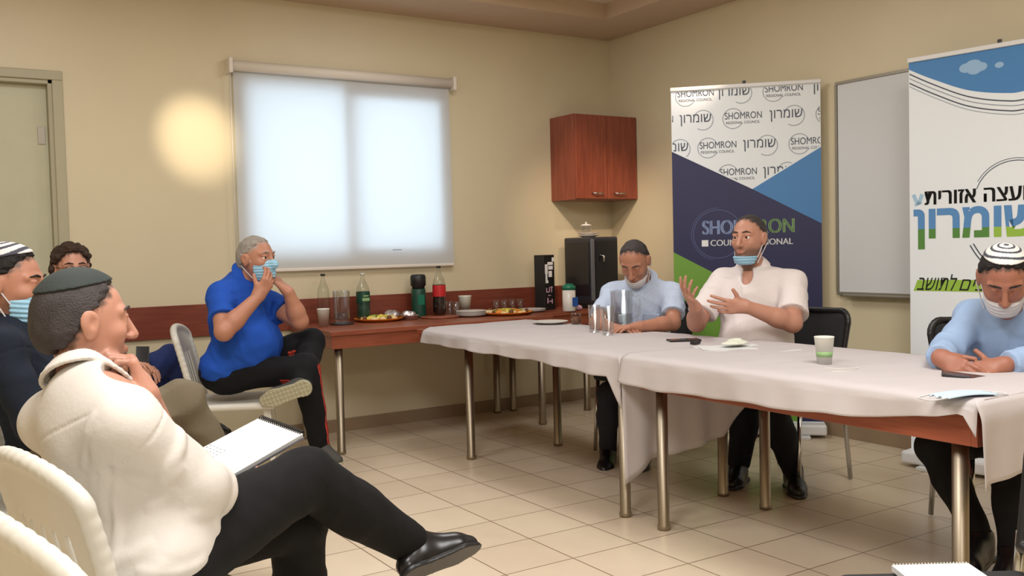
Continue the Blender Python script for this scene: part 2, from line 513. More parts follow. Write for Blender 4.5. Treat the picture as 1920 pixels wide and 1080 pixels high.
# ------------------------------------------------------------------ lettering
def text_mesh(s, size, bold=0.0, shear=0.0):
    cu = bpy.data.curves.new('lettering', 'FONT'); cu.body = s; cu.size = size; cu.offset = bold; cu.shear = shear
    o = bpy.data.objects.new('lettering', cu); COL.objects.link(o)
    dg = bpy.context.evaluated_depsgraph_get(); dg.update()
    me = bpy.data.meshes.new_from_object(o.evaluated_get(dg))
    COL.objects.unlink(o); bpy.data.objects.remove(o); bpy.data.curves.remove(cu)
    return me
def flat_text(s, x, y, w, h, bold=0.0, shear=0.0):
    """lettering fitted to the box x..x+w, y..y+h in the print's own plane: (verts2d, faces)"""
    me = text_mesh(s, .1, bold, shear)
    v = np.array([p.co[:2] for p in me.vertices]); f = [tuple(p.vertices) for p in me.polygons]
    bpy.data.meshes.remove(me)
    if not len(v): return np.zeros((0, 2)), []
    lo, hi = v.min(0), v.max(0)
    return (v - lo) / np.maximum(hi - lo, 1e-6) * (w, h) + (x, y), f
def ring2d(cx, cy, r, t, a0=0, a1=360, n=48):
    v = []; f = []
    for i in range(n + 1):
        a = math.radians(a0 + (a1 - a0) * i / n)
        v += [(cx + r * math.cos(a), cy + r * math.sin(a)), (cx + (r + t) * math.cos(a), cy + (r + t) * math.sin(a))]
    for i in range(n): f.append((2*i, 2*i+1, 2*i+3, 2*i+2))
    return np.array(v), f
def clip2d(parts, planes):
    """merge flat pieces and trim them by half planes (point, inward normal)"""
    bm = bmesh.new()
    for v, f in parts:
        vs = [bm.verts.new((p[0], p[1], 0)) for p in v]
        for q in f:
            try: bm.faces.new([vs[i] for i in q])
            except ValueError: pass
    for (px, py), (nx, ny) in planes:
        bmesh.ops.bisect_plane(bm, geom=bm.verts[:] + bm.edges[:] + bm.faces[:], plane_co=(px, py, 0), plane_no=(nx, ny, 0), clear_inner=True)
    bm.verts.index_update()
    v = np.array([p.co[:2] for p in bm.verts]).reshape(-1, 2); f = [tuple(q.index for q in p.verts) for p in bm.faces]
    bm.free(); return v, f

# ------------------------------------------------------------------ the room
ROOM_X, ROOM_Y = -6.6, -8.8
b = MB().box((ROOM_X, ROOM_Y, -.1), (0, 0, 0)); structure(b.build('floor', M['tiles']))
WX0, WX1, WZ0, WZ1 = -3.0, -1.52, 1.17, 2.36       # window opening
DX0, DX1, DZ = -5.05, -4.07, 2.26                   # door opening
b = MB()
for lo, hi in (((ROOM_X, 0, 0), (DX0, .22, 3.1)), ((DX0, 0, DZ), (DX1, .22, 3.1)), ((DX1, 0, 0), (WX0, .22, 3.1)),
               ((WX0, 0, 0), (WX1, .22, WZ0)), ((WX0, 0, WZ1), (WX1, .22, 3.1)), ((WX1, 0, 0), (.2, .22, 3.1))):
    b.box(lo, hi)
structure(b.build('wall_left', M['wall']))
structure(MB().box((0, ROOM_Y, 0), (.2, 0, 3.1)).build('wall_right', M['wall']))
structure(MB().box((ROOM_X, ROOM_Y - .2, 0), (.2, ROOM_Y, 3.1)).build('wall_back', M['wall']))
structure(MB().box((ROOM_X - .2, ROOM_Y - .2, 0), (ROOM_X, .22, 3.1)).build('wall_far_left', M['wall']))
structure(MB().box((ROOM_X, ROOM_Y, 2.98), (0, 0, 3.1)).build('ceiling', M['ceil']))
# lowered band of ceiling along the walls
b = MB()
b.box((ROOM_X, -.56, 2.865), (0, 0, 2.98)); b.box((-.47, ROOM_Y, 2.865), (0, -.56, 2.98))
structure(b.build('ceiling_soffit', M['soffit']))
# wooden rail and skirting on the walls
structure(MB().box((-3.96, -.022, .715), (-.001, 0, .916)).build('trim_1', M['red_wood'], bevel=.003))
structure(MB().box((DX1 + .06, -.012, 0), (0, 0, .085)).build('baseboard_left', M['tile_base'], bevel=.002))
structure(MB().box((-.012, ROOM_Y, 0), (0, -.012, .085)).build('baseboard_right', M['tile_base'], bevel=.002))

# door
d = structure(bpy.data.objects.new('door_1', None)); COL.objects.link(d); d.location = (-4.56, .06, 0)
MB().box((-.48, .0, 0), (.455, .045, DZ - .035)).build('leaf', M['door'], d, bevel=.003)
MB().box((.40, -.006, 1.885), (.44, .0, 1.985)).build('door_plate', M['board_frame'], d, bevel=.001)
b = MB()
for x0, x1 in ((.455, .49), (-.49, -.455)): b.box((x0, -.06, 0), (x1, .1, DZ))
b.box((-.49, -.06, DZ - .035), (.49, .1, DZ))
b.box((.478, -.075, 0), (.535, -.06, DZ - .012)); b.box((-.535, -.075, 0), (-.478, -.06, DZ - .012)); b.box((-.535, -.075, DZ - .012), (.535, -.06, DZ + .04))
b.build('door_frame', M['door_frame'], d, bevel=.004)

# window behind the blind
w = structure(bpy.data.objects.new('window_1', None)); COL.objects.link(w); w.location = (0, .052, 0)
b = MB()
t = .035
b.box((WX0, -.05, WZ0), (WX0 + t, .05, WZ1)); b.box((WX1 - t, -.05, WZ0), (WX1, .05, WZ1))
b.box((WX0, -.05, WZ0), (WX1, .05, WZ0 + t)); b.box((WX0, -.05, WZ1 - t), (WX1, .05, WZ1))
b.build('frame', M['alu'], w, bevel=.003)
for nm, x0, x1, y in (('sash', WX0 + .01, -2.22, .02), ('sash', -2.30, WX1 - .01, -.03)):
    b = MB(); q = .05; z0, z1 = WZ0 + .02, WZ1 - .02
    top = .07 if x0 > -2.5 else .04
    b.box((x0, y - .018, z0), (x0 + q, y + .018, z1)); b.box((x1 - q, y - .018, z0), (x1, y + .018, z1))
    b.box((x0 + q, y - .018, z0), (x1 - q, y + .018, z0 + q)); b.box((x0 + q, y - .018, z1 - top), (x1 - q, y + .018, z1))
    s_ = b.build(nm, M['alu'], w, bevel=.003)
    MB().box((x0 + q, y - .003, z0 + q), (x1 - q, y + .003, z1 - top)).build('pane', M['pane'], s_)
# roller blind
BX0, BX1 = -3.055, -1.485
t_ = thing('roller_blind', 'white roller blind glowing with daylight, pulled down over the window', 'blind', (-2.27, -.045, 2.41))
MB().tube([(BX0 + 2.27 - .01, 0, 0), (BX1 + 2.27 + .01, 0, 0)], .034, 20).build('cassette', M['blind_tube'], t_)
MB().grid(lambda u, v: (-.775 + 1.55 * u, .018 + .004 * math.sin(u * 5) * v - .01 * v, -.02 - 1.275 * v), 30, 20).build('fabric', M['blind'], t_)
MB().box((-.775, .002, -1.308), (.775, .016, -1.288)).build('bottom_bar', M['blind_tube'], t_, bevel=.004)
for s in (-1, 1): MB().box((s * .80 - .012, -.04, -.05), (s * .80 + .012, .05, .045)).build('bracket', M['blind_tube'], t_, bevel=.004)
MB().tube([(-.80, -.005, -.03), (-.80, -.005, -1.35)], .004, 6).build('pull_chain', M['blind_tube'], t_)
MB().box((.29, .006, -1.186), (.36, .0075, -1.181)).build('mark', M['ink_grey'], t_)

# cherry wall cabinet
t_ = thing('wall_cabinet', 'reddish wooden two-door wall cabinet hung in the corner above the coffee machine', 'cabinet', (-.30, -.001, 1.572))
MB().box((-.295, -.31, 0), (.295, 0, .64)).build('body', M['red_wood_z'], t_, bevel=.002)
for s in (-1, 1):
    dr = MB().box((min(s * .002, s * .293), -.332, .004), (max(s * .002, s * .293), -.312, .636)).build('cabinet_door', M['red_wood_z'], t_, bevel=.003)
    hx = s * .085 + (-.02 if s < 0 else .02)
    hb = MB().tube([(hx - .045, -.334, .045), (hx - .045, -.356, .045), (hx + .045, -.356, .045), (hx + .045, -.334, .045)], .006, 8)
    hb.build('handle', M['chrome'], dr)

# whiteboard
t_ = thing('whiteboard', 'white dry-erase board on the right wall between the two banners', 'whiteboard', (-.001, -2.95, .89))
MB().box((-.018, -.72, .01), (-.004, .72, 1.27)).build('writing_surface', M['board'], t_)
b = MB()
b.box((-.026, -.735, -.008), (0, .735, .012)); b.box((-.026, -.735, 1.268), (0, .735, 1.285)); b.box((-.026, .722, .01), (0, .738, 1.27)); b.box((-.026, -.738, .01), (0, -.722, 1.27))
b.build('frame', M['board_frame'], t_, bevel=.002)
MB().box((-.07, -.66, -.012), (-.026, .66, .0)).build('pen_tray', M['board_frame'], t_, bevel=.003)

# ------------------------------------------------------------------ roll-up banners
HEB = lambda s: s[::-1]
class Print:
    """flat print in its own plane: u to the right, v up, w towards the viewer"""
    def __init__(s, parent, width): s.p = parent; s.w = width
    def poly(s, pts, m, lift, name='printed_field'):
        MB().poly([(u, -lift, v) for u, v in pts]).build(name, M[m], s.p)
    def flat(s, pieces, m, lift, name='lettering', clip=()):
        cl = [((0.004, 0), (1, 0)), ((s.w - .004, 0), (-1, 0))] + list(clip)
        v, f = clip2d(pieces, cl)
        if len(f):
            b_ = MB(); b_._add([(q[0], -lift, q[1]) for q in v], f, False); b_.build(name, M[m], s.p)

def banner(name, label, L, R, height):
    L = Vector(L); R = Vector(R); d = R - L; W = d.length
    t = thing(name, label, 'banner', (L.x, L.y, 0), math.atan2(d.y, d.x))
    b_ = MB(); b_.box((0, 0, .06), (W, .003, height)); pn = b_.build('panel', M['white_print'], t)
    MB().box((-.01, -.10, 0.02), (W + .01, .10, .085)).build('base', M['grey_metal'] if 0 else M['alu'], t, bevel=.012)
    for s in (.12, W - .12): MB().box((s - .03, -.14, 0), (s + .03, .14, .02)).build('foot', M['alu'], t, bevel=.004)
    MB().box((-.004, -.012, height - .012), (W + .004, .014, height + .012)).build('top_rail', M['alu'], t, bevel=.004)
    MB().tube([(W / 2, .05, .08), (W / 2, .03, height + .035)], .011, 10).build('pole', M['grey_metal'], t)
    return t, W, Print(t, W)

# first banner: repeated logo over navy, blue and green fields
t1, W1, P1 = banner('roll_up_banner', 'roll-up banner with navy field and repeated small round logos, standing behind the man in white', (-.70, -1.495, 0), (-.06, -2.135, 0), 2.195)
k = W1 / .905
X = lambda q: (q - 105) / 780 * W1                # width fraction read off the print
Z = lambda q: 2.195 - (q - 90) / 1000 * 1.19      # height read off the print
apex = (X(530), Z(632)); 
P1.poly([(0, Z(418)), apex, (W1, Z(820)), (W1, .09), (0, .09)], 'navy_print', .0008)
P1.poly([apex, (W1, Z(428)), (W1, Z(822))], 'sky_print', .0012)
P1.poly([(0, Z(955)), (X(330), Z(1075)), (X(760), Z(1300)), (X(760), .09), (0, .09)], 'green_print', .0016)
def small_logo(u, v, heb, clip=()):
    if heb:
        P1.flat([flat_text(HEB('שומרון'), u, v - .028, .195, .072, 0)], 'ink', .0015, clip=clip)
        P1.flat([ring2d(u + .145, v + .004, .060, .004, -125, 160)], 'ink_grey', .0011, 'logo_ring', clip)
    else:
        P1.flat([flat_text('SHOMRON', u + .012, v, .225, .042, 0), flat_text('REGIONAL COUNCIL', u + .02, v - .030, .205, .016, 0)], 'ink', .0015, clip=clip)
        P1.flat([ring2d(u + .062, v + .004, .060, .004, 30, 330)], 'ink_grey', .0011, 'logo_ring', clip)
top = [((0, 2.178), (0, -1))]
nL = (apex[1] - Z(418), -(apex[0])); lowL = [((0, Z(418)), (-nL[0] * 1.0, -nL[1]))]
lowL = [((0, Z(418) + .01), ((Z(418) - apex[1]), apex[0]))]
lowR = [((apex[0], apex[1] + .01), (-(Z(428) - apex[1]), (W1 - apex[0])))]
for z, items in ((Z(132), ((130, 0), (355, 1), (592, 0), (846, 1))), (Z(262), ((-90, 0), (150, 1), (380, 0), (625, 1), (862, 0))),
                 (Z(410), ((25, 1), (245, 0), (485, 1), (722, 0))), (Z(555), ((350, 0), (588, 1), (830, 0)))):
    for q, heb in items: small_logo(X(q), z, heb, top + lowL + lowR)
# the large logo
zc = Z(838)
P1.flat([flat_text('SHOM', X(262) + q_, zc - .032, .255 * k, .088, 0) for q_ in (0, .003, .006)], 'pale_blue_ink', .0020)
P1.flat([flat_text('RON', X(560) + q_, zc - .032, .21 * k, .088, 0) for q_ in (0, .003, .006)], 'green_ink', .0020)
for q_ in (ring2d(X(345), zc - .03, .150, .004, 0, 360), ring2d(X(345), zc - .03, .163, .003, 90, 260)): P1.flat([q_], 'ring_ink', .0020, 'logo_ring')
P1.flat([flat_text('COUNCIL REGIONAL', X(305) + q_, zc - .105, .50 * k, .038, 0) for q_ in (0, .002)], 'white_ink', .0020)
P1.flat([(np.array([(X(258), zc - .107), (X(293), zc - .107), (X(293), zc - .067), (X(258), zc - .067)]), [(0, 1, 2, 3)])], 'white_ink', .0020, 'square_mark')

# second banner: sky picture on top, large two-tone word
t2, W2, P2 = banner('roll_up_banner', 'roll-up banner with blue sky on top and large blue-green lettering, right of the whiteboard', (-.29, -2.90, 0), (-.16, -3.79, 0), 2.16)
MU = lambda q: (q - 313) / 462 * .578             # u from the enlarged crop
MV = lambda q: 2.15 - (q - 115) / 845 * 1.22
def curve_pts(pts, n=24):
    pts = [np.array(p, float) for p in pts]; out = []
    for i in range(len(pts) - 1):
        p0, p1, p2, p3 = pts[max(i-1, 0)], pts[i], pts[i+1], pts[min(i+2, len(pts)-1)]
        for j in range(n):
            t = j / n
            out.append(.5 * ((2*p1) + (-p0+p2)*t + (2*p0-5*p1+4*p2-p3)*t*t + (-p0+3*p1-3*p2+p3)*t**3))
    out.append(pts[-1]); return out
def stroke2d(pts, w, n=10):
    c = curve_pts(pts, n); v = []; f = []
    for i, p in enumerate(c):
        d = c[min(i+1, len(c)-1)] - c[max(i-1, 0)]; L = np.hypot(*d) or 1; q = np.array((-d[1], d[0])) / L * w / 2
        v += [p + q, p - q]
    for i in range(len(c) - 1): f.append((2*i, 2*i+1, 2*i+3, 2*i+2))
    return np.array(v), f
arc = [(0, MV(140)), (MU(420), MV(190)), (MU(560), MV(245)), (MU(700), MV(272)), (MU(790), MV(272)), (W2, MV(240))]
cp = curve_pts(arc)
P2.poly([(0, 2.148), ] + [tuple(p) for p in cp] + [(W2, 2.148)], 'sky_print', .0010, 'printed_sky')
for dv, w_ in ((.022, .006), (.045, .004), (.07, .006), (.088, .003)):
    s_ = [(u, v - dv - .03 * (u / W2)) for u, v in arc]
    P2.flat([stroke2d(s_, w_)], 'ink_grey' if w_ < .005 else 'ink', .0013, 'printed_curve')
cl = []
for cx, cy, r in ((.30, 2.075, .03), (.335, 2.083, .035), (.37, 2.07, .028), (.34, 2.06, .03), (.46, 2.065, .018)):
    n = 20; cl.append((np.array([(cx + r * 1.2 * math.cos(2*math.pi*i/n), cy + r * .8 * math.sin(2*math.pi*i/n)) for i in range(n)]), [tuple(range(n))]))
M['cloud'] = mat('cloud_print', (150, 186, 222), .5)
for c_, lf in zip(cl, (.0013, .0016, .0019, .0022, .0013)): P2.flat([c_], 'cloud', lf, 'printed_cloud')
# heading, the word and the handwriting
P2.flat([flat_text(HEB('מועצה אזורית'), MU(378) + q_, MV(640), .565, .072, 0) for q_ in (0, .003, .006)], 'black_ink', .0014)
word = [flat_text(HEB('שומרון'), MU(330), MV(802), .62, .215, .0035)]
zs = MV(728)
M['word_blue'] = mat('word_blue', (86, 140, 196), .5); M['word_green'] = mat('word_green', (84, 136, 62), .5); M['word_lime'] = mat('word_lime', (150, 190, 70), .5)
P2.flat(word, 'word_blue', .0014, clip=[((0, zs), (0, 1))])
P2.flat(word, 'word_green', .0014, clip=[((0, zs), (0, -1)), ((MU(640), 0), (-1, 0))])
P2.flat(word, 'word_lime', .0014, clip=[((0, zs), (0, -1)), ((MU(640), 0), (1, 0))])
for q_ in (ring2d(MU(740), MV(640), .195, .004, 20, 160), ring2d(MU(740), MV(640), .207, .003, 35, 150)): P2.flat([q_], 'ink', .0012, 'logo_ring')
P2.flat([stroke2d([(MU(565), MV(790)), (MU(590), MV(825)), (MU(625), MV(862))], .006), stroke2d([(MU(578), MV(785)), (MU(605), MV(822)), (MU(640), MV(855))], .006)], 'ink', .0014, 'logo_rays')
P2.flat([(np.array([(MU(328), MV(955)), (MU(640), MV(955)), (MU(640), MV(912)), (MU(345), MV(915))]), [(0, 1, 2, 3)])], 'word_lime', .0010, 'printed_stripe')
P2.flat([flat_text(HEB('לתושב'), MU(342), MV(952), .215, .085, 0, .35)], 'black_ink', .0014, 'handwriting')
P2.flat([flat_text(HEB('הטובים'), MU(520), MV(952), .28, .06, 0, .35)], 'black_ink', .0014, 'handwriting')
M['pale_print'] = mat('pale_print', (166, 200, 226), .5)
P2.flat([stroke2d([(MU(330), MV(600)), (MU(350), MV(632)), (MU(368), MV(600))], .02), stroke2d([(MU(335), MV(640)), (MU(366), MV(630))], .012)], 'pale_print', .0012, 'printed_emblem')

# ------------------------------------------------------------------ tables
def table(name, label, x0, x1, y0, y1, z, legs, apron, wood_m, group=None, lr=.0245):
    cx, cy = (x0 + x1) / 2, (y0 + y1) / 2
    t = thing(name, label, 'table', (cx, cy, 0), 0, group)
    MB().box((x0 - cx, y0 - cy, z - .03), (x1 - cx, y1 - cy, z)).build('tabletop', M[wood_m], t, bevel=.004)
    b = MB(); i = .012; h = z - .03
    b.box((x0-cx+i, y0-cy+i, z-apron), (x1-cx-i, y0-cy+i+.02, h)); b.box((x0-cx+i, y1-cy-i-.02, z-apron), (x1-cx-i, y1-cy-i, h))
    b.box((x0-cx+i, y0-cy+i+.02, z-apron), (x0-cx+i+.02, y1-cy-i-.02, h)); b.box((x1-cx-i-.02, y0-cy+i+.02, z-apron), (x1-cx-i, y1-cy-i-.02, h))
    b.build('apron', M[wood_m], t, bevel=.002)
    for lx, ly in legs:
        MB().lathe([(0, 0), (lr + .003, 0), (lr + .003, .02), (lr, .025), (lr, h), (0, h)], (lx - cx, ly - cy, 0), 20).build('leg', M['steel'], t)
    return t
table('buffet_table', 'reddish wooden buffet table with steel legs along the window wall, carrying the food platters', -2.735, -1.12, -.745, -.03, .75,
      [(-2.665, -.685), (-1.19, -.685), (-2.665, -.09), (-1.19, -.09)], .108, 'table_wood')
table('corner_table', 'small reddish wooden table in the corner under the coffee machine', -1.10, -.03, -.50, -.03, .75,
      [(-.62, -.44), (-.08, -.44), (-1.05, -.09), (-.08, -.09)], .108, 'table_wood')
table('meeting_table', 'cloth-covered meeting table on steel legs standing beside the buffet', -2.215, -1.40, -2.80, -.84, .738,
      [(-2.115, -1.30), (-2.145, -2.735), (-1.505, -1.31), (-1.55, -2.75)], .072, 'rail_wood')
table('meeting_table', 'cloth-covered meeting table with reddish wooden edge showing under the cloth, nearest the camera', -2.215, -1.40, -4.44, -2.915, .738,
      [(-2.14, -2.985), (-2.14, -4.335), (-1.565, -3.03), (-1.50, -4.335)], .135, 'rail_wood')

# ------------------------------------------------------------------ tablecloths
def lerp_tab(tab, y):
    for (a, va), (c, vc) in zip(tab, tab[1:]):
        if y >= c: 
            t = (y - a) / (c - a) if c != a else 0
            return va + (vc - va) * min(max(t, 0), 1)
    return tab[-1][1]
def cloth(name, label, y0, y1, xn, xf, z, near, far_drop, seed, end=None, tip=None):
    """top sheet from y0 (window end) to y1, draped over the near edge down to the heights in near; end adds the hanging end"""
    r = random.Random(seed)
    ph = [r.uniform(0, 6) for _ in range(8)]
    nv = int((y0 - y1) / .02); us = []
    b_ = MB()
    nt, nd, nr = 26, 10, 5
    def wav(y, x): return .0022 * (math.sin(9 * y + ph[0] + 3 * x) + math.sin(17 * y + ph[1] - 5 * x) + .7 * math.sin(31 * y + 11 * x + ph[2]))
    def P(i, j):
        y = y0 + (y1 - y0) * j / nv
        x1 = xn
        if tip and y > y0 - tip[0]: x1 = xn + tip[1] * (1 - (y0 - y) / tip[0])
        zb = lerp_tab(near, y)
        R = .022
        if i <= 2:                                   # far drop
            t = i / 2; return (xf + .012 - .012 * t, y, z + .004 - far_drop * (1 - t))
        if i <= 2 + nt:
            t = (i - 2) / nt; x = xf + (x1 + R - xf) * t
            zz = z + .005 + abs(wav(y, x)) * .8
            sag = 0
            if tip and y > y0 - .06: zz -= .05 * (1 - (y0 - y) / .06) ** 2 * t
            return (x, y, zz)
        if i <= 2 + nt + nr:
            t = (i - 2 - nt) / nr * math.pi / 2
            out = .006 * math.sin(23 * y + ph[3])
            return (x1 + R - (R + .012 + out * .3) * math.sin(t), y, z + .005 - R * (1 - math.cos(t)))
        t = (i - 2 - nt - nr) / nd
        zz = z + .005 - R + (zb - z + R) * t
        fold = .010 * t * (math.sin(7 * y + ph[4]) + .6 * math.sin(17 * y + ph[5]) + .3 * math.sin(41 * y + ph[6]))
        return (x1 - .014 - .012 * t + fold, y, zz + .003 * t * math.sin(19 * y + ph[7]))
    ni = 2 + nt + nr + nd
    b_._add([P(i, j) for j in range(nv + 1) for i in range(ni + 1)],
            [(j*(ni+1)+i, (j+1)*(ni+1)+i, (j+1)*(ni+1)+i+1, j*(ni+1)+i+1) for j in range(nv) for i in range(ni)])
    if end:                                           # hanging end: bottom heights across x
        ne = 40; nz = 16
        def E(u, v):
            x = xn - .03 + (xf - xn + .03) * u
            zb = lerp_tab([(-q[0], q[1]) for q in end], -x)
            tt = min(1, v * nz / 3)
            yy = y1 - .020 * math.sin(min(v * 4, 1) * math.pi / 2) - v * .03 * (math.sin(14 * u + ph[0]) + .5 * math.sin(33 * u + ph[1])) * .6
            return (x, yy, z + .005 + (zb - z) * v)
        b_.grid(E, ne, nz)
    o = b_.build(name, M['cloth'], solid=.0025)
    return tag(o, label, 'tablecloth')
near_A = [(-.80, .672), (-1.02, .660), (-1.40, .658), (-2.16, .656), (-2.34, .655), (-2.36, .650), (-2.60, .642), (-2.76, .640), (-2.84, .50)]
cloth('tablecloth', 'pinkish white tablecloth over the table beside the buffet, its end hanging nearly to the floor', -.80, -2.838, -2.225, -1.385, .738, near_A, .05, 3,
      end=[(-2.27, .185), (-2.22, .19), (-2.08, .262), (-1.64, .31), (-1.55, .40), (-1.38, .6)], tip=(.16, .12))
near_B = [(-2.84, .63), (-2.89, .621), (-3.10, .615), (-3.37, .621), (-3.56, .627), (-3.81, .63), (-4.03, .644), (-4.22, .664), (-4.33, .683), (-4.41, .706), (-4.455, .64)]
cloth('tablecloth', 'pinkish white tablecloth over the nearest table, corner hanging at the right end', -2.848, -4.455, -2.232, -1.38, .742, near_B, .05, 9,
      end=[(-2.27, .49), (-2.21, .49), (-2.07, .505), (-1.8, .53), (-1.38, .56)])

# ------------------------------------------------------------------ white plastic chair
def plastic_chair(label, loc, rz, group):
    t = thing('plastic_chair', label, 'chair', loc, rz, group)
    h = .44
    f = Field()                                       # seat: dished slab with rolled front edge
    f.u(rbox((0, 0, h), (.215, .215, .011), .010), 0)
    f.u(rc((.205, -.20, h - .012), (.205, .20, h - .012), .014, .014), .015)
    for s in (-1, 1): f.u(rc((-.19, s * .207, h - .008), (.20, s * .212, h - .012), .015, .015), .015)
    f.ripple(lambda P: np.where(np.abs(P[:, 1]) < .18, .012 * np.clip(1 - (P[:, 1] / .18) ** 2, 0, 1) * np.clip(1 - ((P[:, 0] + .02) / .19) ** 2, 0, 1), 0) * np.sign(P[:, 2] - h))
    V, Q = f.extract((-.26, -.26, .38), (.26, .26, .49), .0045)
    np_obj('seat', V, Q, M['white_plastic'], parent=t)
    f = Field()                                       # back: bowed panel with thick rolled rim and slots
    def bx(z, y): return -.195 - .20 * (z - h) - .10 * (z - h) ** 2 + .35 * y * y
    prof = lambda z: .205 + .018 * math.sin((z - h) * 5) 
    pts = []
    for i in range(13):
        z = h + .0 + .34 * i / 12; pts.append((prof(z), z))
    topn = 10
    arch = [(prof(h + .34) * math.cos(a), h + .34 + .065 * math.sin(a)) for a in np.linspace(0, math.pi, topn * 2)]
    rim = [(y, z) for y, z in pts] + arch[1:-1] + [(-y, z) for y, z in pts[::-1]]
    for (ya, za), (yb, zb) in zip(rim, rim[1:]):
        f.u(rc((bx(za, ya), ya, za), (bx(zb, yb), yb, zb), .0165, .0165), .006)
    def panel(P):
        y, z = P[:, 1], P[:, 2]
        d = np.abs(P[:, 0] - (-.195 - .20 * (z - h) - .10 * (z - h) ** 2 + .35 * y * y)) - .0055
        top = h + .34 + .065 * np.sqrt(np.clip(1 - (y / .21) ** 2, 0, 1))
        return np.maximum(np.maximum(d, np.abs(y) - .205), np.maximum(z - top, h - z))
    f.u(panel, .012)
    for y in (-.12, -.06, 0, .06, .12):
        f.cut(rc((-.235, y, h + .10), (-.255, y, h + .27), .0, .0) if 0 else (lambda P, y=y: np.maximum(np.abs(P[:, 1] - y) - .009, np.abs(P[:, 2] - (h + .185)) - .085)), .006)
    V, Q = f.extract((-.36, -.26, h - .03), (-.14, .26, h + .44), .0045)
    np_obj('backrest', V, Q, M['white_plastic'], parent=t)
    for sx, sy in ((1, 1), (1, -1), (-1, 1), (-1, -1)):
        b = MB()
        x0, y0, x1, y1 = sx * .185, sy * .185, sx * .215 + (-.02 if sx < 0 else 0), sy * .215
        w0, w1 = .034, .018
        vs = []
        for (x, y, z, w) in ((x1, y1, 0, w1), (x0 + (x1-x0)*.4, y0 + (y1-y0)*.4, .25, .026), (x0, y0, h - .005, w0)):
            vs += [(x - w*sx, y - w*sy, z), (x + .006*sx, y - w*sy, z), (x + .006*sx, y + .006*sy, z), (x - w*sx, y + .006*sy, z)]
        fs = [(0, 1, 2, 3)[::-1], (8, 9, 10, 11)]
        for L in (0, 4):
            for i in range(4): fs.append((L + i, L + (i + 1) % 4, L + 4 + (i + 1) % 4, L + 4 + i))
        if sx * sy < 0: fs = [q[::-1] for q in fs]
        b._add(vs, fs, False); b.build('leg', M['white_plastic'], t, bevel=.005)
    return t

# ------------------------------------------------------------------ black conference chair
def conference_chair(label, loc, rz, group):
    t = thing('conference_chair', label, 'chair', loc, rz, group)
    f = Field(); f.u(rbox((0, 0, .455), (.215, .22, .030), .028), 0)
    V, Q = f.extract((-.25, -.25, .40), (.25, .25, .51), .006); np_obj('seat', V, Q, M['black_fabric'], parent=t)
    bx = lambda z, y: -.205 - .16 * (z - .5) + .45 * y * y
    f = Field()
    rim = [(-.19, .54)] + [(-.215 + .05 * (1 - math.cos(a)), .80 + .06 * math.sin(a)) for a in np.linspace(0, math.pi / 2, 6)] + [(.165 + .05 * math.sin(a), .80 + .06 * math.cos(a)) for a in np.linspace(0, math.pi / 2, 6)] + [(.19, .54), (-.19, .54)]
    for (ya, za), (yb, zb) in zip(rim, rim[1:]): f.u(rc((bx(za, ya), ya, za), (bx(zb, yb), yb, zb), .014, .014), .004)
    V, Q = f.extract((-.32, -.26, .50), (-.13, .26, .90), .005); bk = np_obj('back_frame', V, Q, M['black_plastic'], parent=t)
    MB().grid(lambda u, v: (bx(.545 + .305 * v, (u - .5) * .39), (u - .5) * (.37 + .03 * v), .545 + .305 * v), 14, 10).build('backrest', M['black_fabric'], t, solid=.012)
    for s in (-1, 1):
        MB().tube([(.20, s * .215, .008), (.17, s * .205, .43)], .0115, 12).build('leg', M['chrome'], t)
        MB().tube([(-.24, s * .215, .008), (-.19, s * .205, .43), (bx(.56, .19), s * .20, .57)], .0115, 12).build('leg', M['chrome'], t)
    return t

# ------------------------------------------------------------------ things on the buffet
BZ = .7505
def put(t, p, z=BZ): t.location = (p[0], p[1], z); return t
def paper_cup(label, p, z, s=1.0, group=None):
    t = thing('paper_cup', label, 'cup', (p[0], p[1], z), 0, group)
    MB().lathe([(0, .003*s), (.026*s, .003*s), (.027*s, 0), (.037*s, .105*s), (.039*s, .107*s), (.037*s, .109*s), (.035*s, .105*s), (.0255*s, .008*s), (0, .008*s)]).build('cup_body', M['foam'], t)
    return t
paper_cup('white paper cup at the left end of the buffet, beside the water jug', (-2.621, -0.346, 0.755), BZ, 1.05)
paper_cup('tall white paper cup standing behind the stacked plates on the buffet', (-1.488, -0.170, 0.819), BZ, 1.25)

def bottle(name, label, p, h, r, body_m, label_m, fill, cap='black_plastic', z=BZ):
    t = thing(name, label, 'bottle', (p[0], p[1], z))
    prof = [(0, .004), (r*.8, 0), (r, .02*h/.3), (r, .30*h), (r*.93, .36*h), (r, .42*h), (r, .62*h), (r*.85, .72*h), (r*.45, .84*h), (.0125, .91*h), (.0125, .965*h)]
    MB().lathe(prof).build('bottle_body', M['pet'], t)
    if fill:
        pf = [(0, .006)] + [(q * .96, zz) for q, zz in prof[1:] if zz <= fill * h] ; pf.append((0, pf[-1][1]))
        MB().lathe(pf).build('drink', M[body_m], t)
    if label_m: MB().lathe([(r*1.012, .38*h), (r*1.02, .39*h), (r*1.02, .60*h), (r*1.012, .61*h)]).build('label_band', M[label_m], t)
    MB().lathe([(0, .955*h), (.0155, .955*h), (.0155, .998*h), (0, h)]).build('cap', M[cap], t)
    return t
M['water'] = glass('water', (.86, .9, .9), .05)
bottle('water_bottle', 'clear empty-looking plastic bottle with dark cap behind the white paper cup', (-2.537, -0.140, 0.864), .33, .041, 'water', None, .3)
g_ = bottle('soda_bottle', 'clear bottle with dark green label standing behind the left platter', (-2.253, -0.130, 0.866), .325, .046, 'darkgreen', 'darkgreen', .62, 'white_plastic')
bottle('cola_bottle', 'dark cola bottle with red label on the round wooden board', (-1.71, -.20, 0), .345, .046, 'cola', 'red', .66, z=BZ + .012)
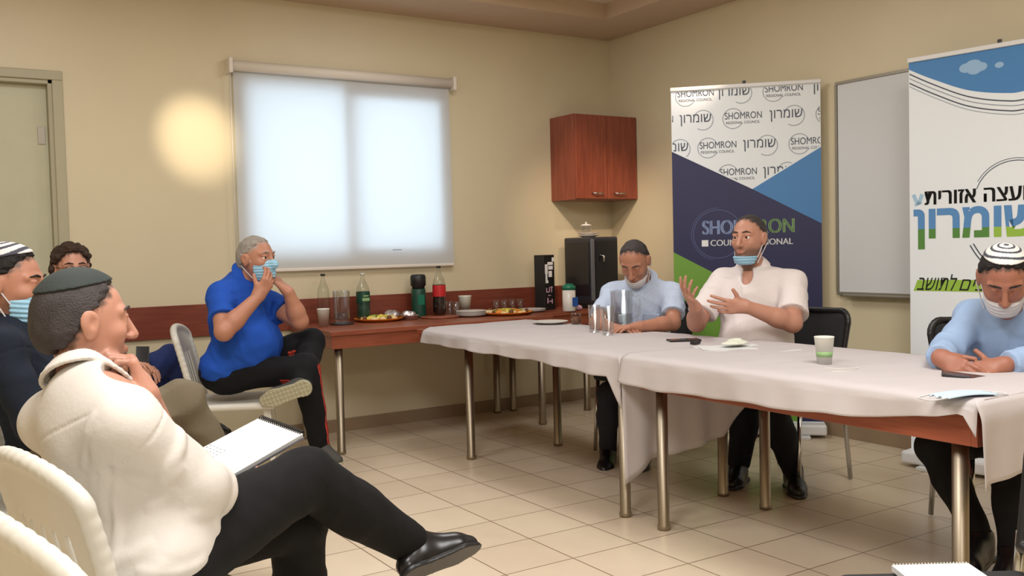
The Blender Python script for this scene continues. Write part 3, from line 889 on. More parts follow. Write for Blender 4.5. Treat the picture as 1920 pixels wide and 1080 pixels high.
for o in g_.children:
    if o.name.startswith('label_band'):
        MB().box((-.026, -.0475, .138), (.026, -.0465, .158)).build('label_mark', M['green_ink'], o); MB().box((-.02, -.0475, .168), (.02, -.0465, .176)).build('label_mark', M['green_ink'], o)
t = thing('serving_board', 'round brown wooden board under the cola bottle', 'board', (-1.74, -.26, BZ))
MB().lathe([(0, 0), (.135, 0), (.14, .006), (.135, .012), (0, .012)], n=40).build('board_disc', M['table_wood'], t)

t = thing('thermos', 'dark green thermos flask with black lid beside the cola bottle', 'thermos', (*(-1.836, -0.130, 0.881)[:2], BZ))
MB().lathe([(0, 0), (.048, 0), (.05, .01), (.05, .19), (.047, .2), (0, .2)]).build('flask_body', M['darkgreen'], t)
MB().lathe([(0, .195), (.044, .195), (.044, .215), (.054, .225), (.054, .285), (.045, .30), (0, .302)]).build('lid', M['black_plastic'], t)
MB().box((-.03, -.0515, .09), (.02, -.0495, .16)).build('flask_label', M['green'], t)

def jug(label, p, z, h=.225, r=.058, fill=.35, a=0, group=None):
    t = thing('glass_jug', label, 'jug', (p[0], p[1], z), a, group)
    MB().lathe([(0, .006), (r*.86, .006), (r*.9, 0), (r*.95, .02), (r, h*.95), (r*1.03, h), (r*.97, h), (r*.9, .025), (0, .02)]).build('jug_body', M['glass'], t)
    if fill: MB().lathe([(0, .021), (r*.885, .026), (r*.90, fill*h), (0, fill*h)]).build('jug_water', M['water'], t)
    MB().tube([(r*.98, 0, h*.88), (r*1.5, 0, h*.86), (r*1.72, 0, h*.65), (r*1.55, 0, h*.38), (r*.95, 0, h*.25)], .007, 8).build('handle', M['glass'], t)
    return t
jp = (-2.470, -0.277, 0.755)
t = thing('coaster', 'dark round coaster under the glass water jug on the buffet', 'coaster', (jp[0], jp[1], BZ))
MB().lathe([(0, 0), (.075, 0), (.078, .005), (.075, .009), (0, .009)], n=32).build('coaster_disc', M['black_plastic'], t)
jug('glass water jug on a dark coaster at the left end of the buffet', jp, BZ + .0095, .21, .055, .3, -2.2)

def glass_cup(label, p, z, h=.10, r=.034, group=None):
    t = thing('drinking_glass', label, 'glass', (p[0], p[1], z), 0, group)
    MB().lathe([(0, .008), (r*.76, .008), (r*.8, 0), (r*.84, .01), (r, h), (r*.93, h), (r*.78, .014), (0, .012)], n=20).build('glass_body', M['glass'], t)
    return t

def platter(label, c, r, seed, tray='orange'):
    t = thing('food_platter', label, 'platter', (c[0], c[1], BZ))
    MB().lathe([(0, .004), (r*.7, .0), (r*.8, .002), (r, .018), (r*1.01, .021), (r*.98, .021), (r*.78, .007), (0, .007)], n=40).build('tray', M[tray], t)
    rr = random.Random(seed)
    return t, rr
def food(name, label, cat, m, p, kind, rr, group):
    t = bpy.data.objects.new(name, None)
    b = MB()
    if kind == 'wedge':
        a = rr.uniform(0, 6.28); L = .034
        pts = []
        for i in range(9):
            q = math.pi * i / 8; pts.append((L * math.cos(q), 0, .022 * math.sin(q)))
        mt = Matrix.Rotation(a, 3, 'Z') @ Matrix.Rotation(rr.uniform(-.4, .4), 3, 'X')
        b.prism([mt @ Vector((x, -.008, z)) for x, y, z in pts], mt @ Vector((0, .016, 0)))
    elif kind == 'ball':
        f = rr.uniform(.012, .018); b.lathe([(0, 0), (f*.75, f*.3), (f, f), (f*.75, f*1.7), (0, f*2)], n=14)
    else:
        f = rr.uniform(.02, .03); b.lathe([(0, 0), (f*.95, 0), (f, f*.3), (f*.9, f*.55), (f*.4, f*.72), (0, f*.75)], n=14)
    o = b.build(name, m); o.location = p
    bpy.data.objects.remove(t)
    return tag(o, label, cat, group)
def heap(c, r, z, rr, specs, where):
    k = 0
    for nm, word, mats_, kind, n in specs:
        for _ in range(n):
            a = k * 2.4; q = r * math.sqrt((k + .6) / 30) * .95
            food(nm, f'{word} {where}', nm.split('_')[0], M[rr.choice(mats_)], (c[0] + q*math.cos(a), c[1] + q*math.sin(a), z + .0095 + .014 * (1 - q / r)), kind, rr, f'{word} {where}')
            k += 1
c1 = (-2.172, -0.193, 0.760)
t, rr = platter('orange platter of fruit wedges on the buffet, left of the cola bottle', c1, .165, 3)
heap(c1, .14, BZ, rr, (('fruit_wedge', 'yellow and green fruit wedge', ('fruit_y', 'fruit_g'), 'wedge', 14), ('pastry_piece', 'pale round pastry piece', ('pastry',), 'bun', 8), ('date_fruit', 'dark brown date', ('brown_food',), 'ball', 6)), 'on the left orange platter')
c2 = (-1.278, -0.392, 0.760)
t, rr = platter('orange platter of fruit and pastries on the buffet, next to the white plates', c2, .185, 4)
heap(c2, .16, BZ, rr, (('fruit_wedge', 'green and orange fruit wedge', ('fruit_y', 'fruit_g', 'fruit_o'), 'wedge', 14), ('pastry_piece', 'small pale pastry', ('pastry',), 'bun', 10), ('date_fruit', 'small dark date', ('brown_food',), 'ball', 5)), 'on the right orange platter')

def foil_dish(label, p, r, seed):
    rr = random.Random(seed); t = thing('foil_dish', label, 'dish', (p[0], p[1], BZ))
    MB().lathe([(0, .002), (r*.8, 0), (r, .03), (r*1.05, .032), (r*.97, .032), (r*.78, .006), (0, .006)], n=30).build('dish', M['foil'], t)
    f = Field(); 
    for _ in range(9):
        a = rr.uniform(0, 6.3); q = rr.uniform(0, r*.6); f.u(ell((q*math.cos(a), q*math.sin(a), .034), (r*.35, r*.3, .022)), .02)
    f.ripple(wrinkles(seed, .004, 80)); V, Q = f.extract((-.14, -.14, .0), (.14, .14, .08), .004)
    np_obj('crumpled_foil', V, Q, M['foil'], parent=t); return t
foil_dish('crumpled silver foil over a dish behind the left orange platter', (-2.050, -0.130, 0.808), .085, 5)
foil_dish('smaller foil-covered dish between the left platter and the thermos', (-1.978, -0.270, 0.799), .062, 6)
for i, px in enumerate(((-1.590, -0.120, 0.831), (-1.609, -0.240, 0.825))):
    glass_cup(('short drinking glass next to the cola bottle against the wooden rail', 'short drinking glass between the cola bottle and the paper cup')[i], px, BZ, .10, .033)
for i, px in enumerate(((-1.185, -0.100, 0.824), (-1.115, -0.100, 0.825), (-1.045, -0.100, 0.825), (-0.973, -0.100, 0.825))):
    glass_cup('small upturned-looking drinking glass in the row behind the right platter', px, BZ, .085, .027, 'glasses behind the right platter')

def plate(label, p, z, r=.105, group=None):
    t = MB().lathe([(0, .002), (r*.55, 0), (r*.6, .002), (r, .014), (r*1.005, .016), (r*.97, .0165), (r*.6, .006), (0, .006)], n=36).build('plate', M['ceramic'])
    t.location = (p[0], p[1], z); return tag(t, label, 'plate', group)
pp = (-1.542, -0.351, 0.755)
for i in range(4): plate('white plate in the stack in front of the tall paper cup', pp, BZ + i*.0085, .105, 'stacked plates on the buffet')
p3 = (-1.02, -.33, 0)
for i in range(2): plate('white plate in the low pile beside the right platter', p3, BZ + i*.0085, .10, 'plates beside the right platter')

# ------------------------------------------------------------------ coffee corner
MX, MY = -.42, -.26
t = thing('coffee_machine', 'tall black and grey coffee machine on the corner table under the wall cabinet', 'coffee machine', (MX, MY, BZ))
MB().box((-.13, -.17, .03), (.13, .17, .535)).build('housing', M['dark_panel'], t, bevel=.012)
MB().box((-.132, -.176, .06), (-.098, -.168, .52)).build('corner_strip', M['grey_metal'], t, bevel=.004)
MB().box((-.09, -.176, .08), (.12, -.168, .51)).build('front_panel', M['black_gloss'], t, bevel=.004)
MB().box((-.136, -.15, .10), (-.128, .15, .50)).build('side_panel', M['black_gloss'], t, bevel=.004)
MB().tube([(-.05, -.178, .40), (-.03, -.20, .39), (-.035, -.20, .35)], .008, 8).build('spout', M['chrome'], t)
MB().box((-.125, -.165, 0), (.125, .165, .03)).build('base', M['black_plastic'], t, bevel=.004)
for i in range(2): plate('white plate on top of the coffee machine', (MX - .02, MY, 0), BZ + .536 + i*.018, .085, 'plates on the coffee machine')
t = thing('sugar_bowl', 'small glass bowl on the plates on top of the coffee machine', 'bowl', (MX - .04, MY, BZ + .573))
MB().lathe([(0, .004), (.022, .002), (.03, 0), (.046, .035), (.048, .05), (.044, .05), (.026, .008), (0, .008)], n=24).build('bowl', M['glass'], t)
MB().lathe([(0, .05), (.048, .051), (.03, .062), (.006, .066), (.008, .078), (0, .08)], n=24).build('lid', M['ceramic'], t)
t = thing('carton', 'tall black carton printed with white cups left of the coffee machine', 'box', (-.815, -.20, BZ), .25)
MB().box((-.058, -.05, 0), (.058, .05, .41)).build('box_body', M['black_plastic'], t, bevel=.003)
b = MB()
for x, z, w, h in ((-.05, .27, .03, .07), (-.012, .30, .05, .028), (-.02, .335, .06, .022), (-.045, .22, .02, .05), (-.01, .245, .038, .045), (.03, .36, .024, .03), (-.045, .20, .03, .02)):
    b.box((x, -.0515, z), (x + w, -.0503, z + h))
b.build('printed_cups', M['white_ink'], t)
b = MB()
for x, z, w, h in ((-.04, .13, .008, .035), (-.026, .13, .018, .008), (-.008, .135, .008, .035), (.008, .165, .024, .008), (.016, .13, .008, .035), (-.03, .05, .012, .04), (-.008, .06, .024, .008), (.02, .045, .01, .035), (-.02, .105, .03, .006)):
    b.box((x, -.0515, z), (x + w, -.0503, z + h))
b.build('printed_marks', M['pink'], t)
cp_ = (-0.792, -0.475, 0.821)
t = thing('coffee_canister', 'white canister with green lid and blue label before the coffee machine', 'canister', (cp_[0], cp_[1], BZ))
MB().lathe([(0, 0), (.046, 0), (.048, .004), (.048, .155), (0, .155)]).build('canister_body', M['ceramic'], t)
MB().lathe([(0, .155), (.05, .155), (.05, .182), (.034, .188), (.03, .198), (0, .2)]).build('lid', M['green'], t)
MB().box((-.005, -.0505, .035), (.045, -.04, .10)).build('blue_label', M['blue'], t, bevel=.002)
t = thing('sponge', 'small pink item lying next to the white canister', 'sponge', (cp_[0] + .085, cp_[1] - .0, BZ))
f = Field(); f.u(ell((0, 0, .02), (.03, .02, .02)), 0); f.ripple(wrinkles(3, .003, 90)); V, Q = f.extract((-.05, -.05, -.01), (.05, .05, .06), .004)
np_obj('sponge_body', V, Q, M['pink'], parent=t)
def smooth_path(pts, n=8):
    pts = [np.array(p, float) for p in pts]; out = []
    for i in range(len(pts) - 1):
        p0, p1, p2, p3 = pts[max(i-1, 0)], pts[i], pts[i+1], pts[min(i+2, len(pts)-1)]
        for j in range(n):
            t = j / n; out.append(.5 * ((2*p1) + (-p0+p2)*t + (2*p0-5*p1+4*p2-p3)*t*t + (-p0+3*p1-3*p2+p3)*t**3))
    out.append(pts[-1]); return [tuple(map(float, q)) for q in out]
def wire(name, label, cat, pts, r, m, parent=None):
    o = MB().tube(smooth_path(pts), r, 8).build(name, M[m], parent); return tag(o, label, cat) if label else o
wire('power_cord', 'black cord running from the coffee machine to the corner wall', 'cord', [(-.285, -.12, 1.20), (-.20, -.10, 1.12), (-.08, -.06, 1.03), (-.035, -.022, 1.0)], .004, 'black_plastic')
t = thing('wall_socket', 'white wall socket in the corner at the end of the black cord', 'socket', (-.03, -.002, 1.0))
MB().box((-.04, -.010, -.04), (.04, 0, .04)).build('plate', M['white_plastic'], t, bevel=.003)
MB().lathe([(0, 0), (.018, 0), (.018, .02), (0, .02)], n=16).build('plug', M['black_plastic'], t).rotation_euler = (math.pi / 2, 0, 0)

# ------------------------------------------------------------------ things on the meeting tables
TZ = .7475
plate('white plate on the tablecloth near the coffee corner', (-1.50, -1.25, 0), TZ, .11)
pj = (-1.62, -1.80, 0)
jug('large glass jug on the tablecloth before the man in light blue', (pj[0] + .14, pj[1] - .12, 0), TZ, .22, .062, .40, -.9)
glass_cup('clear drinking glass left of the large jug on the cloth', (-1.672, -1.918, 0.750), TZ, .15, .034)
glass_cup('clear drinking glass in front of the large jug on the cloth', (-1.718, -2.094, 0.750), TZ, .15, .036)
jar = (-1.381, -1.403, 0.750)
t = thing('small_jar', 'small brownish glass jar at the table edge behind the glasses', 'jar', (-1.43, -1.42, TZ))
MB().lathe([(0, 0), (.028, 0), (.03, .004), (.03, .06), (.026, .07), (0, .07)], n=20).build('jar_body', M['glass'], t)
MB().lathe([(0, .003), (.027, .003), (.027, .045), (0, .045)], n=20).build('jar_filling', M['brown_food'], t)

def slab(name, label, cat, p, size, rz, m, parts=(), z=TZ, tilt=None, bevel=.002, group=None):
    t = thing(name, label, cat, (p[0], p[1], z), rz, group)
    MB().box((-size[0]/2, -size[1]/2, 0), (size[0]/2, size[1]/2, size[2])).build('slab' if not parts else parts[0], M[m], t, bevel=bevel)
    return t
p = (-1.659, -2.609, 0.748)
t = slab('smartphone', 'dark smartphone lying on the cloth before the speaker in white', 'phone', p, (.155, .075, .009), -.45, 'black_plastic', ('phone_body',))
MB().box((-.07, -.033, .009), (.07, .033, .0094)).build('screen', M['black_gloss'], t)
p = (-1.698, -2.781, 0.748)
t = slab('remote_control', 'small dark gadget beside the smartphone on the cloth', 'gadget', (p[0] - .02, p[1] + .03, 0), (.05, .03, .012), .3, 'black_plastic', ('gadget_body',))
# pile of papers
p = (-1.734, -2.999, 0.750)
for i, (dx, dy, a, w, h) in enumerate(((0, 0, -.5, .30, .21), (.02, .015, -.42, .28, .2), (-.01, .02, -.6, .24, .18))):
    slab('paper_sheet', 'white sheet in the pile of papers before the man in white', 'paper', (p[0] + dx, p[1] + dy, 0), (w, h, .0012), a, 'paper', ('sheet',), TZ + i*.0014, bevel=0, group='papers before the speaker')
M['pale_green'] = mat('pale_green_paper', (216, 219, 204), .7)
t = thing('napkin', 'crumpled pale napkin on top of the papers before the man in white', 'napkin', (p[0] + .03, p[1] + .01, TZ + .012))
f = Field(); f.u(ell((0, 0, .008), (.075, .05, .012)), 0); f.u(ell((.03, .02, .014), (.04, .03, .014)), .02); f.ripple(wrinkles(5, .004, 70)); V, Q = f.extract((-.1, -.08, -.012), (.1, .08, .05), .004)
np_obj('napkin_body', V, Q, M['pale_green'], parent=t)
p = (-1.688, -3.286, 0.748)
slab('paper_sheet', 'single white sheet lying left of the paper cup', 'paper', p, (.21, .15, .0012), -.25, 'paper', ('sheet',), TZ, bevel=0)
p = (-1.893, -3.633, 0.748)
t = paper_cup('white paper cup on the cloth right of the speaking man', p, TZ, .98)
MB().lathe([(.0285, .03), (.0295, .03), (.0315, .05), (.0305, .05)], n=24).build('printed_band', M['green_ink'], t)
wire('earphone_cable', 'thin white cable lying on the cloth right of the paper cup', 'cable', [(-1.991, -3.711, 0.750), (-1.974, -3.768, 0.750), (-1.906, -3.792, 0.750), (-2.000, -3.823, 0.750), (-2.051, -3.794, 0.750)], .0022, 'white_plastic')

# face mask lying on the table
t = thing('face_mask', 'light blue surgical mask lying on the table corner', 'mask', (*(-2.204, -4.385, 0.748)[:2], TZ), -.30)
MB().grid(lambda u, v: ((u - .5) * .175, (v - .5) * .085, .006 + .004 * math.sin(v * 19) + .006 * math.sin(u * 3.1)), 26, 22)  .build('mask_body', M['mask_pale'], t, solid=.002)
for s in (-1, 1):
    o = wire('ear_loop', None, None, [(s*.087, .036, .008), (s*.13, .03, .003), (s*.14, 0, .003), (s*.13, -.03, .003), (s*.087, -.036, .008)], .0022, 'mask_white', t)

# ------------------------------------------------------------------ people
SKIN = {'tan': lin((178, 124, 100)), 'fair': lin((188, 136, 115)), 'dark': lin((158, 104, 84))}
def frame(f, up=(0, 0, 1)):
    f = unit(f); s = unit(np.cross(up, f)); u = np.cross(f, s); return f, s, u     # forward, left, up

def hand_ops(F, w, d, n, side, curl=.35, splay=.10, thumb=(.6, .7, .25), curls=None, k=.006, scale=1.0, thumb_curl=.4):
    """palm, four fingers and a thumb from the wrist w; d fingers' direction, n out of the palm"""
    w = A_(w); d = unit(d); n = A_(n) - d * (A_(n) @ d); n = unit(n)
    t = np.cross(d, n) if side == 'r' else np.cross(n, d)
    S = scale
    pt = lambda a, b, c: w + S * (a * d + b * n + c * t)
    mcp = [(.088, .026), (.092, .008), (.087, -.011), (.078, -.028)]
    for (a, c) in mcp: F.u(rc(pt(.008, 0, c * .55), pt(a, 0, c), .0145*S, .0112*S), .016)
    F.u(rc(pt(.0, 0, 0), pt(.03, .002, 0), .0225*S, .022*S), .02)
    F.u(rc(pt(.012, .010, .018), pt(.048, .012, .032), .016*S, .013*S), .018)
    segs = [(.044, .026, .022), (.049, .030, .023), (.045, .028, .022), (.035, .021, .020)]
    for i, ((a, c), sg) in enumerate(zip(mcp, segs)):
        p = pt(a, 0, c); ang = 0; cu = (curls[i] if curls else curl); sp_ = splay * (1.2, .35, -.45, -1.3)[i]
        dd = unit(d + t * math.tan(sp_)); r0 = (.0092, .0095, .0090, .0080)[i] * S
        for j, L in enumerate(sg):
            ang += cu * (1.0, 1.15, .75)[j]
            q = p + S * L * (math.cos(ang) * dd + math.sin(ang) * n)
            F.u(rc(p, q, r0, r0 * (.93, .9, .86)[j]), k if j == 0 else .003); r0 *= (.93, .9, .86)[j]; p = q
    td = unit(d * thumb[0] + t * thumb[1] + n * thumb[2]); p0 = pt(.040, .010, .028); p1 = p0 + S * .034 * td
    td2 = unit(td + d * thumb_curl * .6 + n * thumb_curl * .3); p2 = p1 + S * .030 * td2
    F.u(rc(p0, p1, .0125*S, .0105*S), .010); F.u(rc(p1, p2, .0105*S, .0088*S), .003)

def head_local(hc, f, s, u):
    R = np.stack([f, s, u]); return R, (lambda a, b, c: A_(hc) + a * f + b * s + c * u)

def person(name, label, J, cfg):
    """J joints in the world, cfg looks; returns the root with body, clothes and hair as children"""
    g = {k: A_(v) for k, v in J.items()}
    root = thing(name, label, 'person', tuple(map(float, (g['pelvis'][0], g['pelvis'][1], 0))))
    org = A_((g['pelvis'][0], g['pelvis'][1], 0))
    skin = A_(SKIN[cfg.get('skin', 'tan')]); girth = cfg.get('girth', 1.0); hs = cfg.get('head_scale', 1.0)
    N, Pv = g['neck'], g['pelvis']
    up_t = unit(N - Pv); left = unit(g['shL'] - g['shR']); left = unit(left - up_t * (left @ up_t)); fwd = np.cross(left, up_t)
    RT = np.stack([fwd, left, up_t]); TL = np.linalg.norm(N - Pv)
    tp = lambda a, b, c: Pv + a * fwd + b * left + c * TL * up_t
    hf, hl, hu = frame(g['face'], cfg.get('head_up', (0, 0, 1)))
    R, hp = head_local(g['head'], hf, hl, hu)
    H = lambda a, b, c: hp(a * hs, b * hs, c * hs)
    hr = lambda *r: tuple(q * hs for q in r)

    def torso(F, o, k=.05):
        F.u(ell(tp(.01, 0, .02), (.125*girth + o, .175*girth + o, .13 + o), RT), 0)
        F.u(ell(tp(.03 * girth + cfg.get('belly', 0), 0, .30), (.118*girth + cfg.get('belly', 0)*.8 + o, .162*girth + o, .17 + o), RT), k)
        F.u(ell(tp(.012, 0, .66), (.112*girth + o, .168*girth + o, .19 + o), RT), k)
        sm_ = (g['shL'] + g['shR']) / 2
        F.u(rc(g['shL'] * .86 + sm_ * .14 - up_t*.01, g['shR'] * .86 + sm_ * .14 - up_t*.01, .060 + o, .060 + o), k)
        for S in 'LR': F.u(rc(N + up_t * -.012, g['sh' + S] + up_t * .0, .050 + o*.6, .052 + o*.6), .05)
    # ---- skin: head, neck, torso, arms and hands in one surface
    F = Field()
    torso(F, -.012)
    F.u(rc(N - up_t * .02, H(-.012, 0, -.055), .056, .053), .03)
    for S in 'LR':
        e, w = g['el' + S], g['wr' + S]; big = cfg.get('arm', 1.0)
        F.u(rc(g['sh' + S], e, .050*big, .041*big), .02)
        F.u(rc(e, e + (w - e) * .35, .041*big, .041*big), .015); F.u(rc(e + (w - e) * .3, w, .042*big, .0265*big), .015)
        hd = cfg['hand' + S]; hand_ops(F, w, hd['d'], hd['n'], S.lower(), **{k: v for k, v in hd.items() if k not in 'dn'})
    F.u(ell(H(-.008, 0, .020), hr(.098, .077, .098), R), .02)                # cranium
    F.u(ell(H(.030, 0, -.040), hr(.062, .060, .078), R), .03)                # face
    F.u(ell(H(.040, 0, -.088), hr(.040, .042, .030), R), .025)               # jaw
    F.u(ell(H(.078, 0, -.098), hr(.018, .020, .016), R), .018)               # chin
    for s in (-1, 1):
        F.u(ell(H(.058, s*.040, -.022), hr(.026, .022, .020), R), .02)       # cheek
        F.u(rc(H(.082, s*.012, .030), H(.068, s*.048, .028), .011*hs, .009*hs), .014)   # brow
        F.cut(ell(H(.104, s*.032, .008), hr(.018, .019, .013), R), .012)     # eye socket
    F.u(rc(H(.090, 0, .018), H(.116, 0, -.030), .0085*hs, .0125*hs), .010)   # nose
    for s in (-1, 1): F.u(ell(H(.103, s*.012, -.034), hr(.010, .0085, .008), R), .006)
    F.u(rc(H(.088, -.020, -.064), H(.088, .020, -.064), .0075*hs, .0075*hs), .008)
    F.u(ell(H(.096, 0, -.061), hr(.007, .020, .0050), R), .004); F.u(ell(H(.095, 0, -.071), hr(.008, .018, .0058), R), .004)
    for s in (-1, 1):
        if cfg.get('closed'): F.u(ell(H(.078, s*.032, .006), hr(.0135, .0145, .0135), R), .003)
        F.u(ell(H(.079, s*.032, .0172), hr(.014, .016, .0072), R), .003)      # upper lid
        F.u(ell(H(.079, s*.032, -.0042), hr(.0125, .015, .005), R), .004)     # lower lid
        F.u(ell(H(-.008, s*.080, -.004), hr(.020, .010, .034), R), .008)     # ear
        F.u(ell(H(-.014, s*.086, .006), hr(.019, .006, .026), R), .004)
        F.cut(ell(H(-.004, s*.093, .002), hr(.010, .007, .017), R), .004)
    allp = np.stack([g[q] for q in ('shL', 'shR', 'elL', 'elR', 'wrL', 'wrR', 'pelvis', 'head')])
    lo, hi = allp.min(0) - .22, allp.max(0) + .22
    V, Q = F.extract(lo, hi, cfg.get('h', .0036))
    q = (V - g['head']) @ R.T / hs
    T = np.tile(skin, (len(V), 1))
    blend = lambda wgt, c: T * (1 - wgt[:, None]) + A_(c) * wgt[:, None]
    onhead = np.linalg.norm(q, axis=1) < .17
    lips = np.clip(1.4 - np.sqrt(((q[:, 1]) / .021) ** 2 + ((q[:, 2] + .066) / .0095) ** 2), 0, 1) * (q[:, 0] > .07); T = blend(np.clip(lips, 0, 1) * .6, skin * A_((.72, .42, .42)))
    if cfg.get('stubble'):
        st = np.clip((-.040 - q[:, 2]) / .02, 0, 1) * np.clip((q[:, 0] + .02) / .03, 0, 1) * onhead * (1 - np.clip(lips * 2, 0, 1)); T = blend(st * cfg['stubble'], A_(cfg.get('stubble_col', lin((74, 58, 50)))))
    if cfg.get('hair', 1):                                                   # skin under the hair and its thinning edge
        ha = math.radians(cfg.get('hair_ang', 40)); jag = .004 * np.sin(q[:, 1] * 190) + .003 * np.sin(q[:, 1] * 430 + 1) + .003 * np.sin(q[:, 2] * 310)
        pv = q[:, 0] * math.cos(ha) - q[:, 2] * math.sin(ha) - cfg.get('hairline', .012)
        sc = np.clip((.006 + jag - pv) / .014, 0, 1) * onhead * (q[:, 2] > cfg.get('nape', -.075)) * np.clip((q[:, 2] + .085) / .02, 0, 1)
        sc *= 1 - ((np.abs(q[:, 1]) > .074) & (np.abs(q[:, 2]) < .042) & (q[:, 0] > -.034) & (q[:, 0] < .02))
        T = blend(sc * cfg.get('scalp', .8), A_(lin(cfg.get('scalp_col', (52, 44, 40)))))
    np_obj('body', V, Q, M['skin'], T, root, org)
    # ---- eyes and brows
    for s in (-1, 1):
        if cfg.get('closed'): break
        F = Field(); ec = H(.0755, s*.032, .0065); F.u(ell(ec, hr(.0128, .0128, .0128)), 0)
        V, Q = F.extract(ec - .02, ec + .02, .002)
        gz = unit(hf + A_(cfg.get('gaze', (0, 0, 0)))); ca = (V - ec) @ gz / (.0128*hs)
        T = np.where(ca[:, None] > .93, A_((.01, .01, .01)), np.where(ca[:, None] > .80, A_(lin((70, 48, 34))), A_(lin((226, 218, 212)))))
        np_obj('eye', V, Q, M['eye'], T, root, org)
    hairm = M[cfg['hair_mat']]
    F = Field()
    for s in (-1, 1): F.u(rc(H(.094, s*.014, .033), H(.092, s*.034, .038), .0036*hs, .0038*hs), 0); F.u(rc(H(.092, s*.034, .038), H(.076, s*.052, .031), .0036*hs, .0026*hs), .003)
    V, Q = F.extract(g['head'] - .14, g['head'] + .14, .003); np_obj('eyebrows', V, Q, hairm, None, root, org)
    # ---- hair
    if cfg.get('hair', 1):
        th = cfg.get('hair_t', .010); hl_ = cfg.get('hairline', .012)
        F = Field(); F.u(ell(H(-.010, 0, .020), hr(.100 + th, .079 + th, .098 + th), R), 0)
        F.u(ell(H(-.045, 0, -.025), hr(.058 + th*.6, .064 + th*.7, .062), R), .03)
        a = math.radians(cfg.get('hair_ang', 40))
        F.keep(plane(H(hl_ * math.cos(a), 0, -hl_ * math.sin(a)), hf * math.cos(a) - hu * math.sin(a)), .012)
        F.keep(plane(H(0, 0, cfg.get('nape', -.075)), -hu), .01)
        if cfg.get('bald'): F.cut(ell(H(.02, 0, .115), hr(cfg['bald'], cfg['bald'] * .8, .05), R), .01)
        for s in (-1, 1): F.cut(ell(H(.002, s*.088, -.006), hr(.026, .022, .036), R), .006)
        F.ripple(wrinkles(cfg.get('seed', 1), cfg.get('hair_rough', .003), cfg.get('hair_freq', 90)))
        hn = hf * math.cos(a) - hu * math.sin(a); ho = H(hl_ * math.cos(a), 0, -hl_ * math.sin(a))
        F.ripple(lambda P: (th + .003) * np.clip(1 + ((P - ho) @ hn + .006 * np.sin((P @ hl) * 210) + .004 * np.sin((P @ hu) * 330)) / .022, 0, 1.2))
        F.ripple(lambda P: (th + .003) * np.clip(1 - ((P - g['head']) @ hu / hs - cfg.get('nape', -.075)) / .022, 0, 1.2))
        if cfg.get('curly'):
            r = np.random.RandomState(4)
            for _ in range(90):
                v = r.normal(size=3); v /= np.linalg.norm(v)
                if v[0] * math.cos(a) - v[2] * math.sin(a) > .25: continue
                F.u(ell(H(-.010 + v[0]*.112, v[1]*.094, .020 + v[2]*.112), hr(.016, .016, .016)), .008)
        V, Q = F.extract(g['head'] - .19, g['head'] + .19, .0036); np_obj('hair', V, Q, hairm, None, root, org)
    # ---- kippah
    if cfg.get('kippah'):
        kd = cfg['kippah']; cd = unit(hf * kd['dir'][0] + hl * kd['dir'][1] + hu * kd['dir'][2]); cc = H(-.010, 0, .020); th = cfg.get('hair_t', .010) + .004
        F = Field(); F.u(ell(cc, hr(.100 + th, .079 + th, .098 + th), R), 0); F.keep(plane(cc + cd * kd['cut'] * hs, -cd), .004)
        V, Q = F.extract(g['head'] - .18, g['head'] + .18, .003)
        ax = (V - cc) @ cd / hs; rad = np.linalg.norm((V - cc) - np.outer((V - cc) @ cd, cd), axis=1)
        c1_, c2_ = kd['cols']; band = (np.sin(rad * kd.get('bands', 0)) > kd.get('thr', .2)) if kd.get('bands') else np.zeros(len(V), bool)
        T = np.where(band[:, None], A_(c2_), A_(c1_)); np_obj('kippah', V, Q, M['striped'], T, root, org)
    # ---- mask
    if cfg.get('mask'):
        mk = cfg['mask']; F = Field(); o = .007; dz = mk.get('down', 0)
        F.u(ell(H(.034, 0, -.045 + dz), hr(.066 + o, .060 + o, .066 + o), R), 0); F.u(ell(H(.052, 0, -.088 + dz), hr(.042 + o, .040 + o, .034 + o), R), .03)
        if not dz: F.u(rc(H(.090, 0, .008), H(.118, 0, -.03), .016*hs, .020*hs), .02)
        F.keep(plane(H(0, 0, mk['top']), hu + hf * mk.get('tilt', 0)), .004); F.keep(plane(H(0, 0, mk['bot']), -hu - hf * mk.get('tilt2', 0)), .004); F.keep(plane(H(.028, 0, 0), -hf), .004)
        F.ripple(lambda P: .0016 * np.sin(((P - g['head']) @ hu) * 420))
        V, Q = F.extract(g['head'] - .17, g['head'] + .17, .003); mo = np_obj('face_mask', V, Q, M[mk['mat']], None, root, org)
        for s in (-1, 1):
            F = Field()
            for za, zb in ((mk['top'] - .008, .028), (mk['bot'] + .01, -.034)):
                F.u(rc(H(.036, s*.064, za), H(-.026, s*.090, zb * (1 if not mk.get('loose') else .7)), .0028, .0028), 0)
            V, Q = F.extract(g['head'] - .17, g['head'] + .17, .0028); np_obj('ear_loop', V, Q, M['mask_white'], None, root, org)
    if cfg.get('glasses'):
        F = Field()
        for s in (-1, 1):
            c0 = H(.106, s*.033, .006)
            ring = [c0 + hs * (.024 * math.cos(a) * hl + .018 * math.sin(a) * hu) for a in np.linspace(0, 2*math.pi, 17)]
            for p0, p1 in zip(ring, ring[1:]): F.u(rc(p0, p1, .0022, .0022), 0)
            F.u(rc(H(.104, s*.056, .010), H(-.005, s*.083, .012), .0022, .0022), 0)
        F.u(rc(H(.109, -.010, .010), H(.109, .010, .010), .0022, .0022), 0)
        V, Q = F.extract(g['head'] - .17, g['head'] + .17, .0024); np_obj('glasses', V, Q, M['black_plastic'], None, root, org)
    # ---- shirt
    sh = cfg['shirt']; F = Field(); o = .012
    torso(F, o)
    big = cfg.get('arm', 1.0)
